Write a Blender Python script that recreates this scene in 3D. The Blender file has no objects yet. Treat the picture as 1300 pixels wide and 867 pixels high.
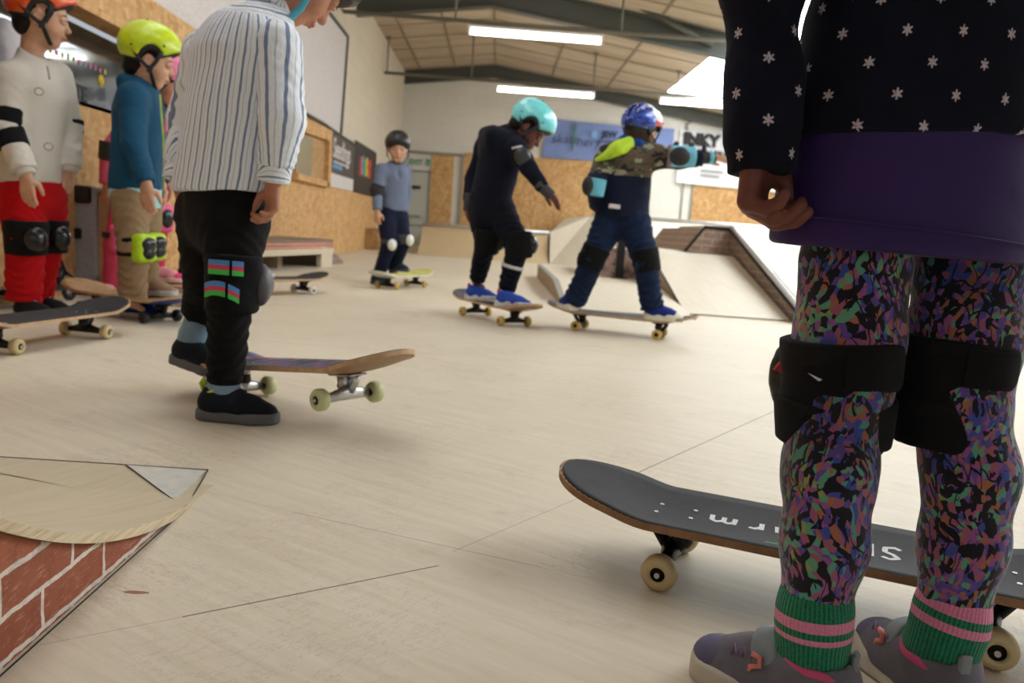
import bpy, math, random
import numpy as np
random.seed(7)
PI = math.pi
scene = bpy.context.scene
COL = scene.collection
V = lambda *a: np.array(a, dtype=float)
# ------------------------------------------------------------------ camera geometry
F = 1050.0; CH = 0.5
def _ray(px, py): return V((px-650)/F, -(py-433.5)/F, -1.0)
_Y = _ray(632, 290); _Y /= np.linalg.norm(_Y)
_h = _ray(1300, 290+.071*668); _X = _h-_Y*_h.dot(_Y); _X /= np.linalg.norm(_X)
_Z = np.cross(_X, _Y)
ROT = np.array([_X, _Y, _Z]); CAM = V(0, 0, CH)
def _d(px, py): return ROT@_ray(px, py)
def P(px, py, Y): r = _d(px, py); return CAM+r*(Y/r[1])          # point at real distance Y into the hall
def G(px, py, z=0.0): r = _d(px, py); return CAM+r*((z-CH)/r[2])  # point at height z
def unit(v): v = np.asarray(v, float); return v/np.linalg.norm(v)
UP = V(0, 0, 1)
# ------------------------------------------------------------------ materials
def srgb(r, g, b):
    f = lambda c: (c/255/12.92) if c/255 <= .04045 else ((c/255+.055)/1.055)**2.4
    return (f(r), f(g), f(b), 1)
class NT:
    def __init__(s, name):
        s.m = bpy.data.materials.new(name); s.m.use_nodes = True; s.t = s.m.node_tree; s.t.nodes.clear()
        s.out = s.n('ShaderNodeOutputMaterial'); s.b = s.n('ShaderNodeBsdfPrincipled'); s.l(s.b.outputs[0], s.out.inputs[0])
    def n(s, typ, **kw):
        nd = s.t.nodes.new(typ)
        for k, v in kw.items(): setattr(nd, k, v)
        return nd
    def l(s, a, b): s.t.links.new(a, b)
    def val(s, inp, v):
        if hasattr(v, 'is_linked') or isinstance(v, bpy.types.NodeSocket): s.l(v, inp)
        else: inp.default_value = v
    def math(s, op, a, b=0.0, c=0.0, clamp=False):
        nd = s.n('ShaderNodeMath', operation=op); nd.use_clamp = clamp
        for i, v in enumerate((a, b, c)): s.val(nd.inputs[i], v)
        return nd.outputs[0]
    def mix(s, f, a, b, typ='MIX'):
        nd = s.n('ShaderNodeMix', data_type='RGBA', blend_type=typ)
        s.val(nd.inputs[0], f); s.val(nd.inputs[6], a); s.val(nd.inputs[7], b)
        return nd.outputs[2]
    def obj(s):
        return s.n('ShaderNodeTexCoord').outputs['Object']
    def geo(s):
        return s.n('ShaderNodeNewGeometry').outputs['Position']
    def mapping(s, v, sc=(1, 1, 1), rot=(0, 0, 0), loc=(0, 0, 0)):
        nd = s.n('ShaderNodeMapping'); s.l(v, nd.inputs[0]); nd.inputs[1].default_value = loc; nd.inputs[2].default_value = rot; nd.inputs[3].default_value = sc
        return nd.outputs[0]
    def noise(s, v, scale, det=3, rough=.6, out=0):
        nd = s.n('ShaderNodeTexNoise'); s.l(v, nd.inputs['Vector']); nd.inputs['Scale'].default_value = scale; nd.inputs['Detail'].default_value = det; nd.inputs['Roughness'].default_value = rough
        return nd.outputs[out]
    def vor(s, v, scale, out='Color', feature='F1', rnd=1.0):
        nd = s.n('ShaderNodeTexVoronoi', feature=feature); s.l(v, nd.inputs['Vector']); nd.inputs['Scale'].default_value = scale; nd.inputs['Randomness'].default_value = rnd
        return nd.outputs[out]
    def ramp(s, f, stops, interp='LINEAR'):
        nd = s.n('ShaderNodeValToRGB'); cr = nd.color_ramp; cr.interpolation = interp
        while len(cr.elements) < len(stops): cr.elements.new(.5)
        for e, (p, c) in zip(cr.elements, stops): e.position = p; e.color = c
        s.l(f, nd.inputs[0]); return nd.outputs[0]
    def bump(s, h, strength=.3, dist=.01):
        nd = s.n('ShaderNodeBump'); s.l(h, nd.inputs['Height']); nd.inputs['Strength'].default_value = strength; nd.inputs['Distance'].default_value = dist
        s.l(nd.outputs[0], s.b.inputs['Normal'])
    def base(s, c): s.val(s.b.inputs['Base Color'], c)
    def rough(s, v): s.val(s.b.inputs['Roughness'], v)
    def sep(s, v):
        nd = s.n('ShaderNodeSeparateXYZ'); s.l(v, nd.inputs[0]); return nd.outputs
    def attr(s, name):
        nd = s.n('ShaderNodeAttribute'); nd.attribute_name = name; return nd.outputs['Vector']
def plain(name, c, rough=.5, metal=0, spec=None, coat=0):
    t = NT(name); t.base(c); t.rough(rough); t.b.inputs['Metallic'].default_value = metal
    if spec is not None: t.b.inputs['Specular IOR Level'].default_value = spec
    if coat: t.b.inputs['Coat Weight'].default_value = coat
    # faint handling wear keeps even plain stuff procedural
    n = t.noise(t.obj(), 35, 3)
    c2 = tuple(min(1, x*1.12) for x in c[:3])+(1,); c1 = tuple(x*.9 for x in c[:3])+(1,)
    t.base(t.ramp(n, [(.3, c1), (.7, c2)])); return t.m
def fabric(name, c, rough=.95, var=.18, scale=9, weave=900, spec=.15, bump=.25):
    t = NT(name); v = t.obj(); n = t.noise(v, scale, 4)
    t.base(t.ramp(n, [(.25, tuple(x*(1-var) for x in c[:3])+(1,)), (.75, tuple(min(1, x*(1+var)) for x in c[:3])+(1,))]))
    t.rough(rough); t.b.inputs['Specular IOR Level'].default_value = spec
    t.b.inputs['Sheen Weight'].default_value = .03
    t.bump(t.noise(v, weave, 1), bump, .0008); return t.m
def glow(name, c, st):
    t = NT(name); t.base((.8, .8, .8, 1)); t.b.inputs['Emission Color'].default_value = c; t.b.inputs['Emission Strength'].default_value = st; return t.m
M = {}
def skin_mat(name, c):
    t = NT(name); v = t.obj()
    t.base(t.ramp(t.noise(v, 40, 3), [(.3, tuple(x*.86 for x in c[:3])+(1,)), (.7, tuple(min(1, x*1.08) for x in c[:3])+(1,))]))
    t.rough(.5); t.b.inputs['Subsurface Weight'].default_value = .12; t.b.inputs['Subsurface Radius'].default_value = (.01, .004, .002)
    t.b.inputs['Specular IOR Level'].default_value = .35
    return t.m
M['skin'] = skin_mat('skin_light', srgb(208, 160, 132))
M['skin_tan'] = skin_mat('skin_warm', srgb(190, 132, 106))
M['skin_dark'] = skin_mat('skin_brown', srgb(116, 66, 54))
def osb_mat(name, bright=1.0, axis='YZ'):
    t = NT(name); p = t.geo(); w = t.noise(p, 6, 2, .5, 1)
    m = t.mapping(p, (1, 1, 1.0))
    c1 = t.vor(t.mapping(m, (1.0, 1.0, 2.2), (.3, .2, .5)), 17)
    c2 = t.vor(t.mapping(m, (1.0, 1.0, .5), (-.4, .5, 1.0)), 21)
    s1 = t.sep(c1)[0]; s2 = t.sep(c2)[1]
    f = t.math('ADD', t.math('MULTIPLY', s1, .5), t.math('MULTIPLY', s2, .5))
    f = t.math('ADD', t.math('MULTIPLY', f, .75), t.math('MULTIPLY', t.noise(p, 60, 4), .25))
    k = lambda r, g, b: tuple(x*bright for x in srgb(r, g, b)[:3])+(1,)
    t.base(t.ramp(f, [(.15, k(172, 128, 78)), (.4, k(194, 150, 96)), (.6, k(203, 160, 106)), (.85, k(216, 178, 126))]))
    t.rough(.75); t.bump(f, .25, .002); return t.m
M['osb'] = osb_mat('oriented_strand_board')
M['osb_dull'] = osb_mat('oriented_strand_board_aged', .75)
def ply_mat(name, tint=(1, 1, 1), floor=False, rot=0):
    t = NT(name); p = t.geo()
    k = lambda r, g, b: tuple(a*x for a, x in zip(srgb(r, g, b)[:3], tint))+(1,)
    pr = t.mapping(p, (1, 1, 1), (0, 0, rot))
    grain = t.noise(t.mapping(pr, (2.2, 30, 8)), 1.6, 6, .65)
    big = t.noise(p, .9, 4, .6)
    fine = t.noise(t.mapping(pr, (9, 120, 60)), 2.0, 3)
    f = t.math('ADD', t.math('ADD', t.math('MULTIPLY', grain, .45), t.math('MULTIPLY', big, .35)), t.math('MULTIPLY', fine, .2))
    c = t.ramp(f, [(.3, k(192, 180, 158)), (.5, k(208, 198, 179)), (.7, k(219, 212, 197))])
    if floor:
        # scuffs: thin curved dark streaks and rolled-in dirt
        sc = t.noise(t.mapping(t.mapping(p, (1, 1, 1), (0, 0, .5)), (3, 14, 1)), 2.2, 5, .7)
        scm = t.ramp(t.math('ABSOLUTE', t.math('SUBTRACT', sc, .5)), [(0, (1, 1, 1, 1)), (.014, (0, 0, 0, 1))])
        gate = t.ramp(t.noise(p, 2.3, 2), [(.5, (0, 0, 0, 1)), (.62, (1, 1, 1, 1))])
        c = t.mix(t.math('MULTIPLY', t.math('MULTIPLY', scm, gate), .36), c, k(120, 98, 72))
        sc2 = t.noise(t.mapping(t.mapping(p, (1, 1, 1), (0, 0, -.9)), (4, 11, 1), loc=(4, 2, 0)), 2.6, 5, .7)
        scm2 = t.ramp(t.math('ABSOLUTE', t.math('SUBTRACT', sc2, .5)), [(0, (1, 1, 1, 1)), (.013, (0, 0, 0, 1))])
        gate2 = t.ramp(t.noise(t.mapping(p, loc=(9, 3, 0)), 2.0, 2), [(.5, (0, 0, 0, 1)), (.6, (1, 1, 1, 1))])
        c = t.mix(t.math('MULTIPLY', t.math('MULTIPLY', scm2, gate2), .32), c, k(128, 108, 84))
        blot = t.ramp(t.noise(p, 5.5, 6, .72), [(.58, (0, 0, 0, 1)), (.75, (1, 1, 1, 1))])
        c = t.mix(t.math('MULTIPLY', blot, .36), c, k(150, 134, 110))
        xyz = t.sep(p)
        def seg(a, b, w, col, st):
            nonlocal c
            a = V(*a); b = V(*b); d = unit(b-a); L = np.linalg.norm(b-a); nn = V(-d[1], d[0])
            dist = t.math('ABSOLUTE', t.math('ADD', t.math('ADD', t.math('MULTIPLY', xyz[0], nn[0]), t.math('MULTIPLY', xyz[1], nn[1])), -float(nn.dot(a))))
            al = t.math('ADD', t.math('ADD', t.math('MULTIPLY', xyz[0], d[0]), t.math('MULTIPLY', xyz[1], d[1])), -float(d.dot(a)))
            m = t.math('MULTIPLY', t.math('LESS_THAN', dist, w), t.math('MULTIPLY', t.math('GREATER_THAN', al, 0.0), t.math('LESS_THAN', al, float(L))))
            c = t.mix(t.math('MULTIPLY', m, st), c, col)
        dk = k(92, 76, 60)
        seg((.313, 1.693), (1.9, 3.9), .0018, dk, .8)
        seg((.313, 1.693), (-.036, 1.228), .0010, dk, .45)
        seg((-.054, 1.171), (-.355, .97), .0016, dk, .85)
        seg((-.355, .97), (-.75, .71), .0012, dk, .3)
        seg((-.314, 1.357), (.099, 1.188), .0012, dk, .5)
        seg((-.314, 1.357), (-.62, 1.49), .0010, dk, .25)
        seg((.099, 1.188), (.62, .98), .0010, dk, .2)
        seg((-2.2, 3.3), (2.2, 3.05), .003, dk, .3)
        seg((-2.2, 4.9), (3.6, 4.75), .004, dk, .3)
        seg((-2.2, 6.3), (.4, 6.2), .005, dk, .3)
        # dark screw heads and one brown chip of lost veneer
        scr = t.vor(t.mapping(p, (1, 1, 0)), 3.1, 'Distance')
        c = t.mix(t.math('MULTIPLY', t.math('LESS_THAN', scr, .012), .7), c, k(80, 66, 56))
        q = G(173, 752)
        dx = t.math('DIVIDE', t.math('SUBTRACT', xyz[0], float(q[0])), .019); dy = t.math('DIVIDE', t.math('SUBTRACT', xyz[1], float(q[1])), .005)
        e = t.math('ADD', t.math('MULTIPLY', dx, dx), t.math('MULTIPLY', dy, dy))
        e = t.math('ADD', e, t.math('MULTIPLY', t.math('SUBTRACT', t.noise(p, 90, 2), .5), 1.4))
        c = t.mix(t.math('LESS_THAN', e, .9), c, srgb(150, 98, 74))
    t.base(c); t.rough(t.ramp(big, [(.3, (.42, .42, .42, 1)), (.7, (.6, .6, .6, 1))])); t.b.inputs['Specular IOR Level'].default_value = .35
    t.bump(grain, .08, .001); return t.m
M['floor'] = ply_mat('plywood_floor', (1.05, 1.03, 1.0), True, .6)
M['ply'] = ply_mat('birch_plywood', (1.0, .96, .88), False, .2)
M['ply_pale'] = ply_mat('pale_plywood', (1.03, 1.02, 1.0), False, 1.2)
M['ply_tan'] = ply_mat('tan_plywood', (.9, .75, .55), False, 1.57)
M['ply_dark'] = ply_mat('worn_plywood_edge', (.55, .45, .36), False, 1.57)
def block_wall(name, c, axis):
    t = NT(name); p = t.geo(); s = t.sep(p); cb = t.n('ShaderNodeCombineXYZ')
    t.l(s[1] if axis == 'X' else s[0], cb.inputs[0]); t.l(s[2], cb.inputs[1])
    br = t.n('ShaderNodeTexBrick'); t.l(cb.outputs[0], br.inputs[0])
    br.inputs['Scale'].default_value = 1; br.inputs['Brick Width'].default_value = .45; br.inputs['Row Height'].default_value = .225; br.inputs['Mortar Size'].default_value = .008; br.inputs['Mortar Smooth'].default_value = .6
    k2 = tuple(x*.84 for x in c[:3])+(1,); k3 = tuple(x*.97 for x in c[:3])+(1,)
    br.inputs['Color1'].default_value = c; br.inputs['Color2'].default_value = k3; br.inputs['Mortar'].default_value = k2
    n = t.noise(p, 1.1, 5)
    cc = t.mix(.35, br.outputs[0], t.ramp(n, [(.3, tuple(x*.8 for x in c[:3])+(1,)), (.7, c)]))
    t.base(cc); t.rough(.7); t.bump(t.math('SUBTRACT', 1.0, br.outputs[1]), .4, .006); return t.m
M['wall_back'] = block_wall('white_painted_block_back', srgb(226, 222, 214), 'Y')
M['wall_left'] = block_wall('cream_painted_block_side', srgb(216, 206, 188), 'X')
def ceil_mat():
    t = NT('ceiling_boarding'); p = t.geo(); n = t.noise(t.mapping(p, (.6, 3, 1)), 1.3, 5)
    t.base(t.ramp(n, [(.3, srgb(166, 150, 130)), (.7, srgb(192, 176, 156))])); t.rough(.8); return t.m
M['ceiling'] = ceil_mat()
M['joint'] = plain('ceiling_joint_strip', srgb(138, 122, 102), .7)
M['steel'] = plain('grey_green_painted_steel', srgb(70, 73, 67), .5, 0)
M['conduit'] = plain('galvanised_conduit', srgb(120, 118, 108), .45, .3)
M['panel_white'] = plain('lilac_white_panel', srgb(206, 200, 200), .6)
M['door_grey'] = plain('grey_door_paint', srgb(186, 186, 176), .55)
M['trim_grey'] = plain('grey_trim', srgb(140, 138, 128), .6)
M['black'] = plain('black_rubber', (.012, .012, .012, 1), .6)
M['blackgloss'] = plain('black_hard_plastic', (.012, .012, .014, 1), .22)
M['black_metal'] = plain('black_painted_metal', (.02, .02, .02, 1), .35, .6)
M['metal'] = plain('brushed_steel', (.55, .55, .56, 1), .3, 1)
M['coping'] = plain('worn_steel_coping', (.62, .62, .64, 1), .4, .8)
M['tube'] = glow('fluorescent_tube_glow', (1, .97, .92, 1), 14)
M['sky'] = glow('daylit_rooflight_glow', (.86, .94, 1, 1), 7)
M['sky_added'] = glow('added_rooflight_glow', (.9, .95, 1, 1), 2.6)  # weaker glow for the unseen rooflight added over the near-left floor
M['fixture'] = plain('white_light_fitting', (.8, .8, .78, 1), .5)
def glassy():
    t = NT('dark_window_glass'); t.base((.03, .035, .04, 1)); t.rough(t.ramp(t.noise(t.obj(), 3, 2), [(.3, (.05, .05, .05, 1)), (.7, (.14, .14, .14, 1))])); t.b.inputs['Coat Weight'].default_value = 1; t.b.inputs['Specular IOR Level'].default_value = 1.0; return t.m
M['glass_dark'] = glassy()
# ------------------------------------------------------------------ object helpers
def wloc(o):
    v = V(0, 0, 0)
    while o is not None: v = v+np.array(o.location); o = o.parent
    return v
def link(name, me, mat=None, parent=None):
    o = bpy.data.objects.new(name, me); COL.objects.link(o)
    if parent is not None: o.parent = parent
    if mat is not None:
        for mm in (mat if isinstance(mat, (list, tuple)) else [mat]): me.materials.append(mm)
    return o
def tag(o, label=None, cat=None, group=None, kind=None):
    if label: o['label'] = label
    if cat: o['category'] = cat
    if group: o['group'] = group
    if kind: o['kind'] = kind
    return o
def root(name, loc, label, cat, group=None, kind=None):
    o = bpy.data.objects.new(name, None); COL.objects.link(o); o.location = tuple(float(x) for x in loc); o.empty_display_size = .1
    return tag(o, label, cat, group, kind)
def raw(name, verts, faces, mat, parent=None, smooth=False, mats=None, local=False):
    vs = np.asarray(verts, float)
    if parent is not None and not local: vs = vs-wloc(parent)
    me = bpy.data.meshes.new(name); me.from_pydata([tuple(v) for v in vs], [], [tuple(f) for f in faces])
    if mats is not None: me.polygons.foreach_set('material_index', mats)
    if smooth is True: me.polygons.foreach_set('use_smooth', [True]*len(me.polygons))
    elif isinstance(smooth, list): me.polygons.foreach_set('use_smooth', smooth)
    me.update(); return link(name, me, mat, parent)
class MB:
    """collects closed shapes; build() links them as one mesh"""
    def __init__(s): s.v = []; s.f = []; s.m = []; s.s = []
    def add(s, vs, fs, mi=0, sm=False):
        k = len(s.v); s.v += [tuple(map(float, v)) for v in vs]
        for f in fs: s.f.append(tuple(i+k for i in f)); s.m.append(mi); s.s.append(sm)
        return s
    def box(s, lo, hi, mi=0, bev=0.0):
        (x0, y0, z0), (x1, y1, z1) = lo, hi
        return s.obox(V((x0+x1)/2, (y0+y1)/2, (z0+z1)/2), V(1, 0, 0), V(0, 1, 0), V(0, 0, 1), (abs(x1-x0)/2, abs(y1-y0)/2, abs(z1-z0)/2), mi, bev)
    def obox(s, c, ax, ay, az, h, mi=0, bev=0.0):
        b = min(bev, min(h)*.9)
        if b <= 0:
            vs = [c+ax*h[0]*i+ay*h[1]*j+az*h[2]*k for i in (-1, 1) for j in (-1, 1) for k in (-1, 1)]
            return s.add(vs, [(0, 1, 3, 2), (4, 6, 7, 5), (0, 4, 5, 1), (2, 3, 7, 6), (0, 2, 6, 4), (1, 5, 7, 3)], mi)
        vs = []; idx = {}
        for i in (-1, 1):
            for j in (-1, 1):
                for k in (-1, 1):
                    for a in range(3):
                        q = [i*h[0], j*h[1], k*h[2]]
                        for bb in range(3):
                            if bb != a: q[bb] -= (i, j, k)[bb]*b
                        idx[(i, j, k, a)] = len(vs); vs.append(c+ax*q[0]+ay*q[1]+az*q[2])
        fs = []
        def order(keys):
            pts = np.array([vs[idx[k]] for k in keys]); cc = pts.mean(0); n = unit(cc-c)
            u = unit(np.cross(n, V(.3, .5, .8))); w = np.cross(n, u)
            a = [math.atan2((p-cc).dot(w), (p-cc).dot(u)) for p in pts]
            return tuple(idx[keys[i]] for i in np.argsort(a))
        for a in range(3):
            for sg in (-1, 1):
                keys = [k for k in idx if k[3] == a and k[a] == sg]; fs.append(order(keys))
        for a in range(3):
            o1, o2 = [x for x in range(3) if x != a]
            for s1 in (-1, 1):
                for s2 in (-1, 1):
                    keys = [k for k in idx if k[o1] == s1 and k[o2] == s2 and k[3] in (o1, o2)]; fs.append(order(keys))
        for i in (-1, 1):
            for j in (-1, 1):
                for k in (-1, 1): fs.append(order([(i, j, k, a) for a in range(3)]))
        return s.add(vs, fs, mi)
    def tube(s, pts, r, n=8, mi=0, caps=True, flat=None, sm=True):
        pts = [np.asarray(p, float) for p in pts]; rr = r if hasattr(r, '__len__') else [r]*len(pts)
        vs = []; prev = None
        for i, p in enumerate(pts):
            d = unit(pts[min(i+1, len(pts)-1)]-pts[max(i-1, 0)])
            if prev is None:
                a = V(0, 0, 1) if abs(d[2]) < .9 else V(1, 0, 0)
                if flat is not None: a = np.asarray(flat[0], float)
                u = unit(a-d*a.dot(d))
            else: u = unit(prev-d*prev.dot(d))
            prev = u; w = np.cross(d, u)
            fl = flat[1] if flat is not None else 1.0
            for k in range(n):
                t = 2*PI*k/n; vs.append(p+u*math.cos(t)*rr[i]*fl+w*math.sin(t)*rr[i])
        fs = []
        for i in range(len(pts)-1):
            for k in range(n): fs.append((i*n+k, i*n+(k+1) % n, (i+1)*n+(k+1) % n, (i+1)*n+k))
        s.add(vs, fs, mi, sm)
        if caps:
            k0 = len(s.v)-len(vs); s.f.append(tuple(k0+i for i in range(n-1, -1, -1))); s.m.append(mi); s.s.append(False)
            kb = k0+(len(pts)-1)*n; s.f.append(tuple(kb+i for i in range(n))); s.m.append(mi); s.s.append(False)
        return s
    def lathe(s, c, ax, prof, n=24, mi=0, sm=True):
        ax = unit(ax); a = V(0, 0, 1) if abs(ax[2]) < .9 else V(1, 0, 0); u = unit(a-ax*a.dot(ax)); w = np.cross(ax, u)
        vs = []
        for (h, r) in prof:
            for k in range(n):
                t = 2*PI*k/n; vs.append(c+ax*h+(u*math.cos(t)+w*math.sin(t))*max(r, 1e-5))
        fs = []
        for i in range(len(prof)-1):
            for k in range(n): fs.append((i*n+k, i*n+(k+1) % n, (i+1)*n+(k+1) % n, (i+1)*n+k))
        return s.add(vs, fs, mi, sm)
    def prism(s, poly, d, mi=0, mi_side=None):
        """closed polygon (3-D points) swept along vector d"""
        n = len(poly); vs = [np.asarray(p, float) for p in poly]+[np.asarray(p, float)+np.asarray(d, float) for p in poly]
        fs = [tuple(range(n-1, -1, -1)), tuple(range(n, 2*n))]
        s.add(vs, fs, mi)
        k = len(s.v)-2*n; ms = mi if mi_side is None else mi_side
        for i in range(n): s.f.append((k+i, k+(i+1) % n, k+n+(i+1) % n, k+n+i)); s.m.append(ms); s.s.append(False)
        return s
    def build(s, name, mat, parent=None, local=False):
        o = raw(name, s.v, s.f, mat, parent, s.s, s.m, local)
        # consistent outward normals
        import bmesh
        bm = bmesh.new(); bm.from_mesh(o.data); bmesh.ops.recalc_face_normals(bm, faces=bm.faces); bm.to_mesh(o.data); bm.free()
        return o
def text(name, body, origin, xdir, ydir, size, mat, parent, ext=.002, bold=0.0, align='LEFT', shear=0.0, sx=1.0):
    cu = bpy.data.curves.new(name, 'FONT'); cu.body = body; cu.size = size; cu.extrude = ext; cu.offset = bold; cu.align_x = align; cu.shear = shear; cu.resolution_u = 3
    ob = bpy.data.objects.new(name+'_tmp', cu); COL.objects.link(ob)
    dg = bpy.context.evaluated_depsgraph_get(); me = bpy.data.meshes.new_from_object(ob.evaluated_get(dg)); bpy.data.objects.remove(ob)
    n = len(me.vertices); co = np.empty(n*3); me.vertices.foreach_get('co', co); co = co.reshape(-1, 3)
    xd = unit(xdir); yd = unit(ydir); zd = np.cross(xd, yd)
    w = np.asarray(origin)+np.outer(co[:, 0]*sx, xd)+np.outer(co[:, 1], yd)+np.outer(co[:, 2], zd)
    if parent is not None: w = w-wloc(parent)
    me.vertices.foreach_set('co', w.ravel()); me.update(); me.materials.clear()
    return link(name, me, mat, parent)
# ------------------------------------------------------------------ implicit surfaces (cloth, skin, shoes, helmets)
def cone(a, b, ra, rb, fl=None, capa=False, capb=False, op='+', k=.02, fold=None):
    return dict(t='c', a=np.asarray(a, float), b=np.asarray(b, float), ra=ra, rb=rb, fl=fl, capa=capa, capb=capb, op=op, k=k, fold=fold)
def ell(c, r, ax=None, op='+', k=.02):
    ax = np.eye(3) if ax is None else np.array([unit(x) for x in ax])
    return dict(t='e', c=np.asarray(c, float), r=np.asarray(r, float), ax=ax, op=op, k=k)
def plane(p, n, op='&', k=.004): return dict(t='p', c=np.asarray(p, float), n=unit(n), op=op, k=k)   # keeps the side opposite to n
def rbox(c, h, ax, r=.01, op='+', k=.01): return dict(t='b', c=np.asarray(c, float), h=np.asarray(h, float), ax=np.array([unit(x) for x in ax]), r=r, op=op, k=k)
def pdist(q, X):
    if q['t'] == 'c':
        a, b = q['a'], q['b']; ab = b-a; L = float(ab.dot(ab))+1e-12
        tt = (X-a)@ab/L; tc = np.clip(tt, 0, 1); D = X-(a+tc[:, None]*ab)
        if q['fl'] is not None:
            dr, f = q['fl']; dr = unit(dr); D = D+np.outer(D@dr*(1/f-1), dr)
        r = q['ra']+tc*(q['rb']-q['ra'])
        if q['fold']:
            am, n, ph = q['fold']; u = unit(np.cross(ab, V(.31, .52, .79))); w = np.cross(unit(ab), u)
            an = np.arctan2(D@w, D@u); te = np.clip(tt, -.2, 1.2); wn = wob(X, 11+ph); w1 = n*3.0*te+2.2*wn+2.4*np.sin(an+ph)+1.5*np.sin(2*an-1.7*ph+4*te)+ph; w2 = n*5.0*te-2.6*wn-2.8*np.sin(an+1.3-ph)+1.2*np.sin(3*an+5*te+ph); env = .45+.55*np.clip(te, 0, 1)**1.5; r = r+am*env*(1.1*(.55-np.abs(np.sin(w1)))+.7*(.5-np.abs(np.sin(w2)))*(.5+.5*np.sin(an*2+ph+3*te)))
        d = np.sqrt((D*D).sum(1))-r
        l = math.sqrt(L)
        if q['capb']: d = np.maximum(d, (tt-1)*l)
        if q['capa']: d = np.maximum(d, -tt*l)
        return d
    if q['t'] == 'e':
        Q = (X-q['c'])@q['ax'].T/q['r']; k0 = np.sqrt((Q*Q).sum(1)); k1 = np.sqrt(((Q/q['r'])**2).sum(1))+1e-9
        return k0*(k0-1)/k1
    if q['t'] == 'p': return (X-q['c'])@q['n']
    Q = np.abs((X-q['c'])@q['ax'].T)-(q['h']-q['r'])
    return np.sqrt((np.maximum(Q, 0)**2).sum(1))+np.minimum(Q.max(1), 0)-q['r']
_rs = np.random.RandomState(3)
_ND = [unit(_rs.normal(size=3)) for _ in range(7)]; _NP = _rs.uniform(0, 6.3, 7)
def wob(X, freq):
    s = 0; f = freq
    for i in range(7):
        s = s+np.sin(X@_ND[i]*f*(1+.37*i)+_NP[i]+1.7*np.sin(X@_ND[(i+3) % 7]*f*.6))/(1+.25*i)
    return s/3.2
def field(prims, X, nz=None, active=None):
    D = np.full(len(X), .3)
    for qi, q in enumerate(prims):
        idx = None
        if active is not None and q['op'] == '+':
            idx = active(qi)
            if not idx.any(): continue
            d = pdist(q, X[idx]); o = D[idx]
        else: d = pdist(q, X); o = D
        k = q['k']
        if q['op'] == '+':
            h = np.clip(.5+.5*(o-d)/k, 0, 1); r = o+(d-o)*h-k*h*(1-h)
        elif q['op'] == '-':
            d = -d; h = np.clip(.5-.5*(o-d)/k, 0, 1); r = o+(d-o)*h+k*h*(1-h)
        else:
            h = np.clip(.5-.5*(o-d)/k, 0, 1); r = o+(d-o)*h+k*h*(1-h)
        if idx is not None: D[idx] = r
        else: D = r
    if nz: D = D-nz[0]*(.55*wob(X, nz[1])+.75*(.6-2*np.abs(wob(X[:, [1, 2, 0]], nz[1]*.8))))
    return D
def bounds(prims):
    lo = V(9e9, 9e9, 9e9); hi = -lo
    for q in prims:
        if q['op'] != '+': continue
        if q['t'] == 'c':
            for p, r in ((q['a'], q['ra']), (q['b'], q['rb'])): r = r*1.0+(q['fold'][0] if q['fold'] else 0); lo = np.minimum(lo, p-r); hi = np.maximum(hi, p+r)
        elif q['t'] == 'e': R = q['r'].max(); lo = np.minimum(lo, q['c']-R); hi = np.maximum(hi, q['c']+R)
        elif q['t'] == 'b': R = np.abs(q['ax'].T)@q['h']; lo = np.minimum(lo, q['c']-R); hi = np.maximum(hi, q['c']+R)
    return lo, hi
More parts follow.
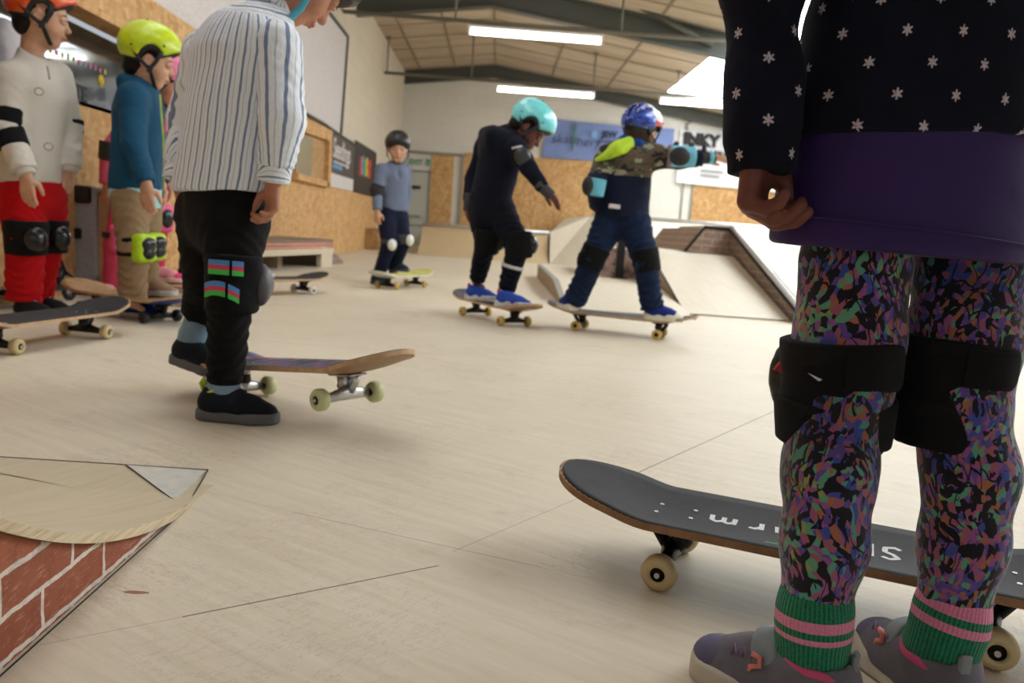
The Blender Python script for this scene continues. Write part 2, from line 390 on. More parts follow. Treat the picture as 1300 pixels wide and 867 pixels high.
def sdf(name, prims, h, mat, parent, nz=None, frame=None, relax=1, matf=None):
    lo, hi = bounds(prims); B = 8; pad = 3*h+(nz[0] if nz else 0)+.004
    lo = lo-pad; hi = hi+pad
    nb = np.ceil((hi-lo)/(h*B)).astype(int); n = nb*B+1
    bi = np.stack(np.meshgrid(*[np.arange(k) for k in nb], indexing='ij'), -1).reshape(-1, 3)
    cen = lo+(bi+.5)*B*h; half = B*h*.5*1.733
    Dc = field(prims, cen, nz); keep = np.abs(Dc) < half*1.9+.012+(nz[0] if nz else 0)
    grid = np.ones(n, dtype=np.float32)
    inside = Dc < 0
    for b in bi[inside & ~keep]: grid[b[0]*B:b[0]*B+B+1, b[1]*B:b[1]*B+B+1, b[2]*B:b[2]*B+B+1] = -1
    kb = bi[keep]; kc = cen[keep]
    pm = np.stack([pdist(q, kc) for q in prims], 1); mn = np.stack([pm[:, i] if prims[i]['op'] == '+' else np.full(len(kc), 9.) for i in range(len(prims))], 1).min(1)
    act = pm < (np.maximum(mn, 0)+half*2.2+.045)[:, None]
    loc = np.stack(np.meshgrid(*[np.arange(B+1)]*3, indexing='ij'), -1).reshape(-1, 3); NL = len(loc); CHK = 300
    for s in range(0, len(kb), CHK):
        bb = kb[s:s+CHK]; ids = (bb[:, None, :]*B+loc[None]).reshape(-1, 3); X = lo+ids*h; ac = act[s:s+CHK]
        D = field(prims, X, nz, lambda qi: np.repeat(ac[:, qi], NL))
        grid[ids[:, 0], ids[:, 1], ids[:, 2]] = D
    g = grid; s = g < 0; c = np.zeros(tuple(k-1 for k in n), np.uint8)
    for i in (0, 1):
        for j in (0, 1):
            for k in (0, 1): c += s[i:n[0]-1+i, j:n[1]-1+j, k:n[2]-1+k]
    ac = np.argwhere((c > 0) & (c < 8))
    if not len(ac): raise RuntimeError('empty '+name)
    dims = np.array(c.shape); flat = (ac[:, 0]*dims[1]+ac[:, 1])*dims[2]+ac[:, 2]
    off = np.array([(i, j, k) for i in (0, 1) for j in (0, 1) for k in (0, 1)])
    cv = np.stack([g[ac[:, 0]+o[0], ac[:, 1]+o[1], ac[:, 2]+o[2]] for o in off], 1)
    acc = np.zeros((len(ac), 3)); cnt = np.zeros(len(ac))
    for i in range(8):
        for j in range(i+1, 8):
            if np.abs(off[i]-off[j]).sum() != 1: continue
            a, b = cv[:, i], cv[:, j]; m = (a < 0) != (b < 0); t = np.where(m, a/(a-b+1e-20), 0)
            acc += (off[i]+t[:, None]*(off[j]-off[i]))*m[:, None]; cnt += m
    Vt = lo+(ac+acc/cnt[:, None])*h
    Q = []
    for ax in range(3):
        o = [0, 0, 0]; o[ax] = 1; a1, a2 = [(1, 2), (2, 0), (0, 1)][ax]
        s0 = s[:n[0]-o[0], :n[1]-o[1], :n[2]-o[2]]; s1 = s[o[0]:, o[1]:, o[2]:]
        e = np.argwhere(s0 != s1); e = e[(e[:, a1] > 0) & (e[:, a2] > 0) & (e[:, a1] < n[a1]-1) & (e[:, a2] < n[a2]-1)]
        sg = s0[e[:, 0], e[:, 1], e[:, 2]]
        def cid(d1, d2):
            q = e.copy(); q[:, a1] += d1; q[:, a2] += d2; fl = (q[:, 0]*dims[1]+q[:, 1])*dims[2]+q[:, 2]
            return np.searchsorted(flat, fl)
        A, Bq, C, Dq = cid(-1, -1), cid(0, -1), cid(0, 0), cid(-1, 0)
        qd = np.stack([A, Bq, C, Dq], 1); qd[~sg] = qd[~sg][:, ::-1]; Q.append(qd)
    Q = np.concatenate(Q); nv = len(Vt)
    for _ in range(relax):
        cen = Vt[Q].mean(1); S = np.zeros((nv, 3)); K = np.bincount(Q.ravel(), minlength=nv)
        for d in range(3): S[:, d] = np.bincount(Q.ravel(), weights=np.repeat(cen[:, d], 4), minlength=nv)
        Vt = Vt*.4+.6*S/np.maximum(K, 1)[:, None]
    me = bpy.data.meshes.new(name); base = wloc(parent) if parent is not None else V(0, 0, 0)
    me.vertices.add(nv); me.vertices.foreach_set('co', (Vt-base).ravel()); nf = len(Q)
    me.loops.add(nf*4); me.loops.foreach_set('vertex_index', Q.ravel().astype(np.int32))
    me.polygons.add(nf); me.polygons.foreach_set('loop_start', np.arange(0, nf*4, 4, dtype=np.int32)); me.polygons.foreach_set('loop_total', np.full(nf, 4, np.int32))
    me.polygons.foreach_set('use_smooth', np.ones(nf, bool))
    if matf is not None: me.polygons.foreach_set('material_index', matf(Vt[Q].mean(1)).astype(np.int32))
    me.update(calc_edges=True)
    if frame is not None:
        o, ax, ref, R = frame; ax = unit(ax); ref = unit(np.asarray(ref, float)-ax*ax.dot(ref)); w = np.cross(ax, ref)
        D = Vt-o; u = np.arctan2(D@w, D@ref)*R if R > 0 else D@w; v = D@ax
        at = me.attributes.new('pat', 'FLOAT_VECTOR', 'POINT'); at.data.foreach_set('vector', np.stack([u, v, np.zeros(nv)], 1).ravel())
    return link(name, me, mat, parent)
# ================================================================== THE HALL
XL = -2.25; YB = 18.85; XR = 11.0; YF = -5.0
RZ = lambda x: 4.02-.135*abs(x+.3)
def struct(mb, name, mat, parent=None):
    o = mb.build(name, mat, parent)
    if parent is None: o['kind'] = 'structure'
    return o
m = MB(); m.box((XL-.3, YF, -.12), (XR, YB+.3, 0)); struct(m, 'floor', M['floor'])
m = MB(); m.box((XL-.5, YB, 0), (XR, YB+.25, 4.2)); wb = struct(m, 'wall_back', M['wall_back'])
m = MB(); m.box((XL-.3, 5.95, 0), (XL, YB, 4.2))
m.box((XL-.3, YF, 1.6), (XL, 5.95, 4.2)); m.box((XL-.3, YF, 0), (XL, 5.95, .98)); struct(m, 'wall_left', M['wall_left'])
m = MB(); m.box((XR, YF, 0), (XR+.2, YB, 4.2)); struct(m, 'wall_right', M['wall_back'])
# roof: two slopes with openings for the rooflights
holes = [(3.3, 5.2, 13.05, 17.7), (3.3, 5.2, 7.0, 12.2), (3.3, 5.2, .9, 6.1), (7.4, 9.2, 7.0, 12.2), (7.4, 9.2, .9, 6.1), (7.4, 9.2, 13.05, 17.7), (-1.95, -.7, .9, 6.1)]  # last opening, on the left slope, is added to brighten the floor below
xs = [XL-.3, -1.95, -.7, -.3, 3.3, 5.2, 7.4, 9.2, XR+.2]; ys = sorted({YF, YB+.2, .9, 6.1, 7.0, 12.2, 13.05, 17.7})
m = MB()
for x0, x1 in zip(xs[:-1], xs[1:]):
    for y0, y1 in zip(ys[:-1], ys[1:]):
        if any(abs(x0-h[0]) < .01 and y0 >= h[2]-.01 and y1 <= h[3]+.01 for h in holes): continue
        vs = []
        for zz in (0, .08):
            for (x, y) in ((x0, y0), (x1, y0), (x1, y1), (x0, y1)): vs.append((x, y, RZ(x)+zz))
        m.add(vs, [(0, 3, 2, 1), (4, 5, 6, 7), (0, 1, 5, 4), (1, 2, 6, 5), (2, 3, 7, 6), (3, 0, 4, 7)])
ceil = struct(m, 'ceiling', M['ceiling'])
for i, (x0, x1, y0, y1) in enumerate(holes):
    m = MB(); vs = []
    for zz in (.03, .05):
        for (x, y) in ((x0, y0), (x1, y0), (x1, y1), (x0, y1)): vs.append((x, y, RZ(x)+zz))
    m.add(vs, [(0, 3, 2, 1), (4, 5, 6, 7), (0, 1, 5, 4), (1, 2, 6, 5), (2, 3, 7, 6), (3, 0, 4, 7)])
    struct(m, 'window_%d' % (i+1+(2 if i > 5 else 0)), M['sky'] if i < 6 else M['sky_added'])
m = MB()     # boarding joints: along the hall and across it
for x in (-1.9, -1.15, -.3, .95, 2.15, 6.3, 8.3):
    z = RZ(x); m.box((x-.018, YF, z-.016), (x+.018, YB, z+.01))
for y in np.arange(.4, YB, .95):
    for x0, x1 in (((XL, -.3) if not (.9 < y < 6.1) else (-.7, -.3)), (-.3, 3.3), (5.2, 7.4)):
        m.add([(x0, y, RZ(x0)-.012), (x1, y, RZ(x1)-.012), (x1, y+.03, RZ(x1)-.012), (x0, y+.03, RZ(x0)-.012), (x0, y, RZ(x0)+.01), (x1, y, RZ(x1)+.01), (x1, y+.03, RZ(x1)+.01), (x0, y+.03, RZ(x0)+.01)],
              [(0, 1, 2, 3), (4, 7, 6, 5), (0, 4, 5, 1), (3, 2, 6, 7), (0, 3, 7, 4), (1, 5, 6, 2)])
m.build('joint_strips', M['joint'], ceil)
# portal frames
def frame(y, dep, w=.16, x1=XR):
    m = MB()
    for a, b in ((XL, -.3), (-.3, x1)):
        za, zb = RZ(a), RZ(b)
        for (lo, hi, hw) in ((-.03, 0.0, w), (-dep, -dep+.03, w), (-dep, 0, .012)):
            m.add([(a, y-hw/2, za+lo), (b, y-hw/2, zb+lo), (b, y+hw/2, zb+lo), (a, y+hw/2, za+lo), (a, y-hw/2, za+hi), (b, y-hw/2, zb+hi), (b, y+hw/2, zb+hi), (a, y+hw/2, za+hi)],
                  [(0, 1, 2, 3), (4, 7, 6, 5), (0, 4, 5, 1), (3, 2, 6, 7), (0, 3, 7, 4), (1, 5, 6, 2)])
    m.box((x1-.3, y-.1, 0), (x1-.02, y+.1, RZ(x1)-.02))
    return m
for i, (y, d) in enumerate(((18.72, .27), (12.55, .36), (6.5, .36), (.5, .36))):
    o = frame(y, d).build('trim_%d' % (i+1), M['steel']); o['kind'] = 'structure'
m = MB(); m.tube([P(797, 0, 12.3), P(905, 57, 12.45)], .045, 8); o = m.build('trim_5', M['steel']); o['kind'] = 'structure'
# hanging conduits with drop rods
def conduit(y, z, x0, x1, drops):
    m = MB(); m.tube([V(x0, y, z), V(x1, y, z)], .028, 6)
    for x in drops: m.tube([V(x, y, z), V(x, y, RZ(x))], .014, 6); m.box((x-.05, y-.03, RZ(x)-.03), (x+.05, y+.03, RZ(x)))
    return m
z1 = 3.17; z2 = 3.12
r1 = root('conduit_rail', (XL, 11.45, z1), 'nearer of the two thin grey conduit rails hung on drop rods under the roof', 'conduit', 'hanging conduit rails')
conduit(11.45, z1+.02, XL+.02, 9, [P(434, 10, 11.45)[0], P(579, 10, 11.45)[0], P(791, 10, 11.45)[0], 4.6, 7]).build('rail', M['conduit'], r1)
r2 = root('conduit_rail', (XL, 15.5, z2), 'farther of the two thin grey conduit rails, close to the back wall', 'conduit', 'hanging conduit rails')
conduit(15.5, z2+.02, XL-.01+.03, 9, [P(492, 80, 15.5)[0], P(599.6, 80, 15.5)[0], P(754, 100, 15.5)[0], P(860, 110, 15.5)[0], 5.3, 7.2]).build('rail', M['conduit'], r2)
def tube_light(x, y, z, label, L=1.8):
    r = root('tube_light', (x+L/2, y, z), label, 'ceiling light', 'fluorescent tube lights')
    m = MB(); m.tube([V(x+.03, y, z), V(x+L-.03, y, z)], .034, 12); m.build('tube', M['tube'], r)
    m = MB(); m.box((x, y-.045, z+.045), (x+L, y+.045, z+.085), 0, .008); m.box((x, y-.04, z-.03), (x+.035, y+.04, z+.05)); m.box((x+L-.035, y-.04, z-.03), (x+L, y+.04, z+.05)); m.build('fitting', M['fixture'], r)
tube_light(-.57, 11.45, 3.06, 'lit fluorescent tube light nearest the camera, left of the middle, hanging under the front rail')
tube_light(-.2, 15.5, 3.0, 'lit fluorescent tube light left of the rooflight in the farther row, above the aqua helmet')
tube_light(2.78, 15.5, 3.0, 'lit fluorescent tube light just below the bright rooflight, above the white banner')
tube_light(2.92, 11.45, 3.06, 'lit fluorescent tube light half hidden behind the starry sleeve, beside the rooflight')
for y in (6.2, 2.2):
    for x in (-1.2, 2.9): tube_light(x, y, 3.1, 'fluorescent tube light over the near part of the hall, out of view')
# ---- left side boarding
def lpanel(name, pts, t=.03, mat='osb', kind='structure', x=XL):
    m = MB(); m.prism([V(x, a, b) for a, b in pts], V(t, 0, 0)); o = m.build(name, M[mat])
    if kind: o['kind'] = kind
    return o
lpanel('trim_6', [(YF, .0), (8.9, .0), (8.9, 1.0), (YF, 1.0)], .05)
lpanel('trim_7', [(8.9, 0), (15.25, 0), (15.25, .84), (14.7, .89), (10.78, .89), (10.78, 1.6), (10.3, 1.59), (9.2, 1.57), (8.9, 1.56)], .045)
o = None
m = MB(); m.box((XL, YF, 1.42), (XL+.16, 6.0, 1.67)); o = m.build('trim_8', M['osb']); o['kind'] = 'structure'
m = MB(); m.box((XL, 5.9, .98), (XL+.05, 8.95, 1.67)); o = m.build('trim_9', M['osb']); o['kind'] = 'structure'
# dark viewing window on the left, with frame bars
m = MB(); m.box((XL-.14, YF, .98), (XL-.12, 5.95, 1.44)); win = m.build('window_7', M['glass_dark']); win['kind'] = 'structure'
m = MB(); m.box((XL-.2, YF, .98), (XL+.05, 5.95, 1.0)); m.build('window_sill', M['black'], win)
m = MB(); [m.box((XL-.145, y, .98), (XL-.1, y+.05, 1.44)) for y in (1.2, 5.88)]; m.build('window_bar', M['black'], win)
# faint writing on the glass
text('window_lettering', 'SKATE', P(104, 122, 4.6)*0+V(XL-.118, 4.52, 1.04), V(0, 1, 0), V(0, 0, 1), .12, M['black'], win, .001, .004)
random.seed(4)
for i in range(26):     # multicoloured sticker / lettering strip on the pane
    y = 4.35+i*.03; c = random.choice([(220, 120, 90), (110, 150, 200), (150, 190, 120), (210, 190, 80), (200, 110, 150)])
    mm = MB(); h = random.uniform(.02, .035); mm.box((XL-.119, y, 1.235), (XL-.117, y+.022, 1.235+h)); mm.build('window_sticker', plain('sticker_%d' % i, srgb(*c), .5), win) if i % 2 == 0 else None
m = MB(); m.lathe(V(XL-.119, 5.03, 1.19), V(1, 0, 0), [(0, 0), (0, .035), (.003, .035), (.003, 0)], 20); m.build('window_sticker', plain('yellow_sticker', srgb(214, 190, 50), .5), win)
# recessed serving hatch beside the posters
m = MB(); m.prism([V(XL+.05, a, b) for a, b in ((9.0, .93), (10.45, .93), (10.45, 1.43), (9.0, 1.38))], V(.01, 0, 0)); w8 = m.build('window_8', M['osb_dull']); w8['kind'] = 'structure'
m = MB(); m.prism([V(XL+.06, a, b) for a, b in ((9.0, .93), (9.75, .93), (9.75, 1.36), (9.0, 1.34))], V(.004, 0, 0)); m.build('window_pane', plain('hatch_glass', srgb(150, 148, 130), .15), w8)
m = MB()
for pts in (((8.9, .86), (10.55, .86), (10.55, .93), (8.9, .93)), ((10.45, .86), (10.62, .86), (10.62, 1.5), (10.45, 1.43)), ((8.9, 1.37), (10.45, 1.42), (10.62, 1.5), (10.62, 1.56), (8.9, 1.5))):
    m.prism([V(XL+.045, a, b) for a, b in pts], V(.07, 0, 0))
m.build('window_frame', M['osb'], w8)
m = MB(); m.prism([V(XL, a, b) for a, b in ((9.1, 1.6), (11.52, 1.62), (11.75, 2.92), (8.2, 2.93), (6.0, 2.93), (6.0, 1.68), (9.1, 1.6))][:6], V(.03, 0, 0)); o = m.build('trim_10', M['panel_white']); o['kind'] = 'structure'
m = MB(); m.prism([V(XL+.0, a, b) for a, b in ((YF, 1.68), (6.0, 1.68), (6.0, 2.93), (YF, 2.93))], V(.03, 0, 0)); o = m.build('trim_11', M['panel_white']); o['kind'] = 'structure'
m = MB(); m.tube([V(XL+.04, 6, 2.95), V(XL+.04, 11.74, 2.94), V(XL+.04, 11.53, 1.62)], .022, 6); m.tube([V(XL+.06, 5.6, 1.69), V(XL+.06, 9.2, 1.6), V(XL+.06, 10.4, 1.61), V(XL+.06, 12.4, 1.57)], .02, 6); o = m.build('trim_12', M['steel']); o['kind'] = 'structure'
# ---- back wall fittings
def bpanel(name, px, mat='osb', t=.03, y=YB):
    """px: corner pixels read at the wall's real distance"""
    m = MB(); m.prism([P(a, b, y-.001) for a, b in px], V(0, -t, 0)); o = m.build(name, M[mat]); o['kind'] = 'structure'; return o
bx = lambda a, b: float(P(a, 200, YB)[0])
m = MB(); m.box((-1.57, YB-.03, .4), (-1.07, YB, 2.03)); o = m.build('trim_13', M['osb']); o['kind'] = 'structure'
m = MB(); m.box((-.86, YB-.03, .5), (3.0, YB, 2.12)); o = m.build('trim_14', M['osb']); o['kind'] = 'structure'
m = MB(); m.box((4.33, YB-.03, .85), (9.5, YB, 1.84)); o = m.build('trim_15', M['osb']); o['kind'] = 'structure'
m = MB(); m.box((XL, YB-.07, 2.03), (-.8, YB, 2.08)); m.box((-.91, YB-.06, .5), (-.86, YB, 2.08)); o = m.build('trim_16', M['trim_grey']); o['kind'] = 'structure'
m = MB(); m.box((4.07, YB-.03, .8), (4.11, YB, 1.85)); m.box((4.28, YB-.03, .8), (4.32, YB, 1.9)); m.tube([P(872, 166, YB-.05), P(872, 158, YB-.05), P(896, 138, YB-.05)], .03, 6); o = m.build('trim_17', M['trim_grey']); o['kind'] = 'structure'
dr = root('door_1', (-1.87, YB-.05, 0), None, None); dr['kind'] = 'structure'
m = MB(); m.box((XL+.03, YB-.05, 0), (-1.6, YB-.01, 1.62)); m.build('door_leaf', M['door_grey'], dr)
m = MB(); m.box((XL, YB-.08, 1.62), (-1.57, YB-.01, 1.66)); m.box((-1.6, YB-.08, 0), (-1.57, YB-.01, 1.66)); m.build('door_frame', M['trim_grey'], dr)
m = MB(); m.box((-1.98, YB-.1, 1.25), (-1.78, YB-.05, 1.31)); m.build('door_handle', M['black_metal'], dr)
m = MB(); m.box((-2.1, YB-.09, .6), (-1.76, YB-.05, .67)); m.box((-2.2, YB-.08, .42), (-1.6, YB-.05, .46)); m.build('push_bar', M['trim_grey'], dr)
sg = root('exit_sign', (-1.8, YB-.02, 1.84), 'green and white fire exit sign fixed above the grey door in the far corner', 'sign')
m = MB(); m.box((-2.1, YB-.03, 1.76), (-1.58, YB-.012, 1.93)); m.build('sign_board', M['panel_white'], sg)
gm = plain('sign_green', srgb(40, 140, 80), .5)
text('sign_lettering', 'EXIT', V(-2.07, YB-.034, 1.79), V(1, 0, 0), V(0, 0, 1), .145, gm, sg, .001, .006)
m = MB(); m.box((-1.7, YB-.034, 1.775), (-1.6, YB-.031, 1.915)); m.build('sign_symbol', gm, sg)
m = MB(); m.tube([V(-1.66, YB-.038, 1.88), V(-1.65, YB-.038, 1.84), V(-1.665, YB-.038, 1.80)], .008, 6); m.tube([V(-1.63, YB-.038, 1.86), V(-1.65, YB-.038, 1.85), V(-1.67, YB-.038, 1.84)], .005, 6); m.build('running_figure', M['panel_white'], sg)
# banners
def cloth_sheet(name, c4, mat, parent, amp=.02, n=(40, 14), th=.006, ph=0):
    a, b, c, d = [np.asarray(p, float) for p in c4]     # bl, br, tr, tl
    vs = []; fs = []
    for side in (0, 1):
        for j in range(n[1]+1):
            for i in range(n[0]+1):
                u, v = i/n[0], j/n[1]; p = (a*(1-u)+b*u)*(1-v)+(d*(1-u)+c*u)*v
                w = amp*(math.sin(9*u+6*v+ph)*.5+math.sin(21*(u-.8*v)+ph)*.3+math.sin(4*v+2*ph))*.5
                p = p+V(0, -abs(w)-.004+side*th, 0)+V(0, 0, -.03*math.sin(PI*u)*v); vs.append(p)
    W = n[0]+1; K = W*(n[1]+1)
    for j in range(n[1]):
        for i in range(n[0]):
            q = (j*W+i, j*W+i+1, (j+1)*W+i+1, (j+1)*W+i); fs.append(q); fs.append(tuple(K+x for x in q[::-1]))
    return raw(name, vs, fs, mat, parent, True)
def bann(px, y): return [P(a, b, y) for a, b in px]
bb = root('banner', P(770, 205, YB-.05), 'blue sponsor banner with dark handwritten lettering and a green plant motif on the back wall', 'banner')
c4 = bann([(687, 199.5), (853, 209), (856, 163.5), (697, 150)], YB-.06)
cloth_sheet('banner_cloth', c4, fabric('blue_banner_cloth', srgb(122, 140, 190), .7, .08, 3, 200), bb, .05)
ink = plain('dark_banner_ink', srgb(40, 46, 70), .7)
def small_print(c4, u, v, L, h, mat, parent):
    random.seed(int(u*100+v*10)); q = on(c4, u, v); d = unit(c4[1]-c4[0]); x = 0; m = MB()
    pts = [q+d*(L*i/24)+V(0, 0, h*.35*math.sin(i*2.3)) for i in range(25)]
    m.tube(pts, h*.32, 4, flat=((0, 1, 0), .1)); m.build('banner_small_print', mat, parent)
def on(c4, u, v): a, b, c, d = c4; return (a*(1-u)+b*u)*(1-v)+(d*(1-u)+c*u)*v+V(0, -.075, 0)
xd = unit(c4[1]-c4[0]); zd = V(0, 0, 1)
text('banner_lettering', 'skate', on(c4, .05, .38), xd, zd, .3, ink, bb, .001, -.004, shear=.2)
text('banner_lettering', 'nery', on(c4, .245, .34), xd, zd, .3, ink, bb, .001, -.004, shear=.2)
text('banner_lettering', 'JEW', on(c4, .435, .62), xd, zd, .18, ink, bb, .001, .01)
small_print(c4, .41, .50, .62, .045, ink, bb)
gp = plain('banner_plant_green', srgb(96, 140, 124), .7); m = MB(); q = on(c4, .225, .2)
m.tube([q, q+V(.02, 0, .25), q+V(.0, 0, .45), q+V(.03, 0, .6)], .018, 6, flat=((0, 0, 1), 1)); m.tube([q+V(.02, 0, .4), q+V(-.05, 0, .52)], .014, 5); m.tube([q+V(.02, 0, .4), q+V(.09, 0, .55)], .014, 5); m.build('banner_motif', gp, bb)
m = MB(); q = on(c4, .375, .58); m.prism([q+V(-.06, 0, 0), q+V(.06, 0, 0), q+V(.06, 0, .14), q+V(-.06, 0, .14)], V(0, -.004, 0)); m.build('banner_badge', plain('banner_badge_blue', srgb(120, 165, 215), .6), bb)
wbn = root('banner', P(900, 235, YB-.05), 'white sponsor banner lettered in black, hanging behind the outstretched arm on the back wall', 'banner')
w4 = bann([(858, 232), (1010, 247), (1013, 180), (864, 164)], YB-.07)
cloth_sheet('banner_cloth', w4, plain('white_banner_vinyl', srgb(222, 222, 226), .5), wbn, .03, ph=1)
xd2 = unit(w4[1]-w4[0]); bk = plain('banner_black_ink', srgb(24, 24, 24), .7)
text('banner_lettering', 'INKY COW', on(w4, .025, .74), xd2, zd, .34, bk, wbn, .001, .024, sx=1.02)
text('banner_lettering', 'SCREEN PRINTING', on(w4, .025, .55), xd2, zd, .185, bk, wbn, .001, .006)
small_print(w4, .19, .27, .5, .035, bk, wbn)
small_print(w4, .19, .18, .42, .035, bk, wbn)
# posters on the left wall
def poster(name, pts, mat, label):
    r = root(name, (XL+.05, pts[0][0], pts[0][1]), label, 'poster')
    m = MB(); m.prism([V(XL+.05, a, b) for a, b in pts], V(.012, 0, 0)); m.build('poster_board', mat, r); return r
p1 = poster('poster', [(10.8, 1.06), (12.55, 1.07), (12.6, 1.57), (11.5, 1.61), (10.82, 1.59)], plain('charcoal_poster', srgb(74, 68, 62), .6), 'charcoal sponsor board with white lettering and white lower strip on the left wall')
m = MB(); m.prism([V(XL+.05, a, b) for a, b in ((10.76, .885), (12.5, .89), (12.54, 1.065), (10.8, 1.06))], V(.014, 0, 0)); m.build('poster_strip', M['panel_white'], p1)
m = MB(); m.prism([V(XL+.064, a, b) for a, b in ((10.95, 1.13), (11.6, 1.13), (11.6, 1.19), (10.95, 1.19))], V(.002, 0, 0)); m.build('poster_bar', plain('poster_blue', srgb(90, 140, 190), .6), p1)
text('poster_lettering', 'Seedings', V(XL+.066, 10.95, 1.27), V(0, 1, 0), V(0, 0, 1), .36, M['panel_white'], p1, .001, .008)
m = MB(); m.prism([V(XL+.064, a, c_) for a, c_ in ((11.0, 1.205), (12.1, 1.205), (12.1, 1.225), (11.0, 1.225))], V(.002, 0, 0)); m.build('poster_rule', M['panel_white'], p1)
p2 = poster('poster', [(12.62, .89), (14.76, .885), (14.73, 1.65), (12.62, 1.65)], plain('black_poster', srgb(38, 37, 36), .55), 'black sponsor board with a small rainbow coloured block logo, nearest the far corner')
for i, c in enumerate([(205, 60, 60), (90, 150, 190), (70, 150, 90), (205, 190, 60), (200, 90, 60), (190, 40, 50)]):
    y = 13.05+i*.19; m = MB(); z0 = 1.16+.03*(i % 2); m.prism([V(XL+.062, y, z0), V(XL+.062, y+.17, z0), V(XL+.062, y+.17, z0+.1), V(XL+.062, y+.1, z0+.15), V(XL+.062, y+.17, z0+.2), V(XL+.062, y+.17, z0+.3), V(XL+.062, y, z0+.28)], V(.003, 0, 0)); m.build('logo_block', plain('logo_colour_%d' % i, srgb(*c), .6), p2)
# ================================================================== RAMPS AND LEDGES
def brickpaint(name, row, wid, loc, dark=1.0, axis='X', fade=0):
    t = NT(name); p = t.geo(); s = t.sep(p); cb = t.n('ShaderNodeCombineXYZ')
    w = t.noise(p, 24, 4); sh = t.math('MULTIPLY', t.math('SUBTRACT', w, .5), row*.22)
    t.l(t.math('ADD', t.math('ADD', t.math('ADD', s[1], s[0]), loc[0]), sh), cb.inputs[0]); t.l(t.math('ADD', t.math('ADD', s[2], loc[1]), sh), cb.inputs[1])
    br = t.n('ShaderNodeTexBrick'); t.l(cb.outputs[0], br.inputs[0]); br.inputs['Scale'].default_value = 1
    br.inputs['Brick Width'].default_value = wid; br.inputs['Row Height'].default_value = row; br.inputs['Mortar Size'].default_value = row*.075; br.inputs['Mortar Smooth'].default_value = .3; br.offset = .45
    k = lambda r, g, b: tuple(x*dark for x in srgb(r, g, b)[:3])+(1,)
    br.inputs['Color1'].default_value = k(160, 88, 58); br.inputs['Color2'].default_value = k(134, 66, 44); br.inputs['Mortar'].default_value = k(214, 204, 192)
    n = t.noise(t.mapping(p, (1, 1, 1), (.6, 0, 0)), 38, 5, .75)
    scr = t.noise(t.mapping(p, (1, 5, 30), (.55, 0, 0)), 9, 4, .7)
    c = t.mix(t.math('MULTIPLY', t.ramp(scr, [(.56, (0, 0, 0, 1)), (.72, (1, 1, 1, 1))]), .5), br.outputs[0], k(206, 170, 146))
    c = t.mix(t.math('MULTIPLY', t.ramp(n, [(.35, (1, 1, 1, 1)), (.5, (0, 0, 0, 1))]), .35), c, k(96, 42, 30))
    if fade: c = t.mix(t.math('MULTIPLY', t.ramp(t.noise(p, 14, 4, .7), [(.3, (1, 1, 1, 1)), (.62, (.45, .45, .45, 1))]), fade), c, k(176, 164, 146))
    t.base(c); t.rough(.7); t.bump(n, .2, .001); return t.m
M['brickpaint'] = brickpaint('painted_red_brickwork', .05, .15, (.564, -.005))
# near-left quarter pipe that swells up out of the floor
qp = root('quarter_pipe', (-.49, 1.47, 0), 'low curved plywood ramp with hand painted red brick side at the bottom left corner', 'ramp')
R0 = 1.32; prof = [(1.47-s, R0-math.sqrt(R0*R0-s*s)) for s in np.linspace(0, .74, 26)]
side = []
m = MB(); poly = [V(-.494, y, max(z-.0125, 0)) for y, z in prof if z > .0125]
poly = [V(-.494, prof[0][0]-.18, 0.0)]+poly+[V(-.494, .73, 0)]
m.prism(poly, V(-1.3, 0, 0)); m.build('ramp_side', M['brickpaint'], qp)
m = MB(); vs = []; fs = []
for y, z in prof: vs += [(-.486, y, z+.001), (-1.85, y, z+.001), (-.486, y, max(z-.0115, .0002)), (-1.85, y, max(z-.0115, .0002))]
for i in range(len(prof)-1):
    a = 4*i; fs += [(a, a+4, a+5, a+1), (a+2, a+3, a+7, a+6), (a, a+2, a+6, a+4), (a+1, a+5, a+7, a+3)]
m.add(vs, fs, 0, False); m.add([vs[-4], vs[-3], vs[-1], vs[-2]], [(0, 1, 2, 3)]); m.build('ramp_surface', ply_mat('ramp_plywood_skin', (.92, .88, .78), False, 1.9), qp)
m = MB(); vs = []
for y, z in prof[4:]: vs += [(-.4855, y, z+.0012), (-.4855, y, z-.0122), (-.4885, y, z+.0012), (-.4885, y, z-.0122)]
fs = []
for i in range(len(prof)-5): a = 4*i; fs += [(a, a+4, a+5, a+1), (a+2, a+3, a+7, a+6), (a, a+2, a+6, a+4), (a+1, a+5, a+7, a+3)]
m.add(vs, fs); t = NT('layered_sheet_edge'); q_ = t.sep(t.geo()); n_ = t.noise(t.mapping(t.geo(), (1, 2, 40)), 5, 4, .7); t.base(t.ramp(n_, [(.35, srgb(184, 164, 132)), (.5, srgb(208, 190, 158)), (.7, srgb(220, 206, 178))])); t.rough(.8); m.build('sheet_edge', t.m, qp)
mt = raw('floor_patch', [G(0, 580)+V(-.6, 0, .0012), G(262, 597, .0012), G(222, 636, .003), G(222, 650, .003)*0+V(-.488, 1.33, .003), V(-.9, 1.47, .0025), V(-1.6, 1.47, .0025)], [(0, 5, 4, 3, 2, 1)], ply_mat('patch_plywood', (.88, .84, .75), False, 1.9), qp)
raw('corner_plate', [G(160, 590, .003), G(262, 597, .003), G(222, 636, .004), G(222, 636, -.002), G(262, 597, -.002), G(160, 590, -.002)], [(0, 2, 1), (0, 1, 4, 5), (1, 2, 3, 4), (2, 0, 5, 3)], plain('white_worn_plate', srgb(206, 204, 196), .45), qp)
m = MB()
a, b = G(0, 580, .0015)+V(-.4, 0, 0), G(264, 596.5, .0015); m.tube([a, b], .0012, 4, sm=False)
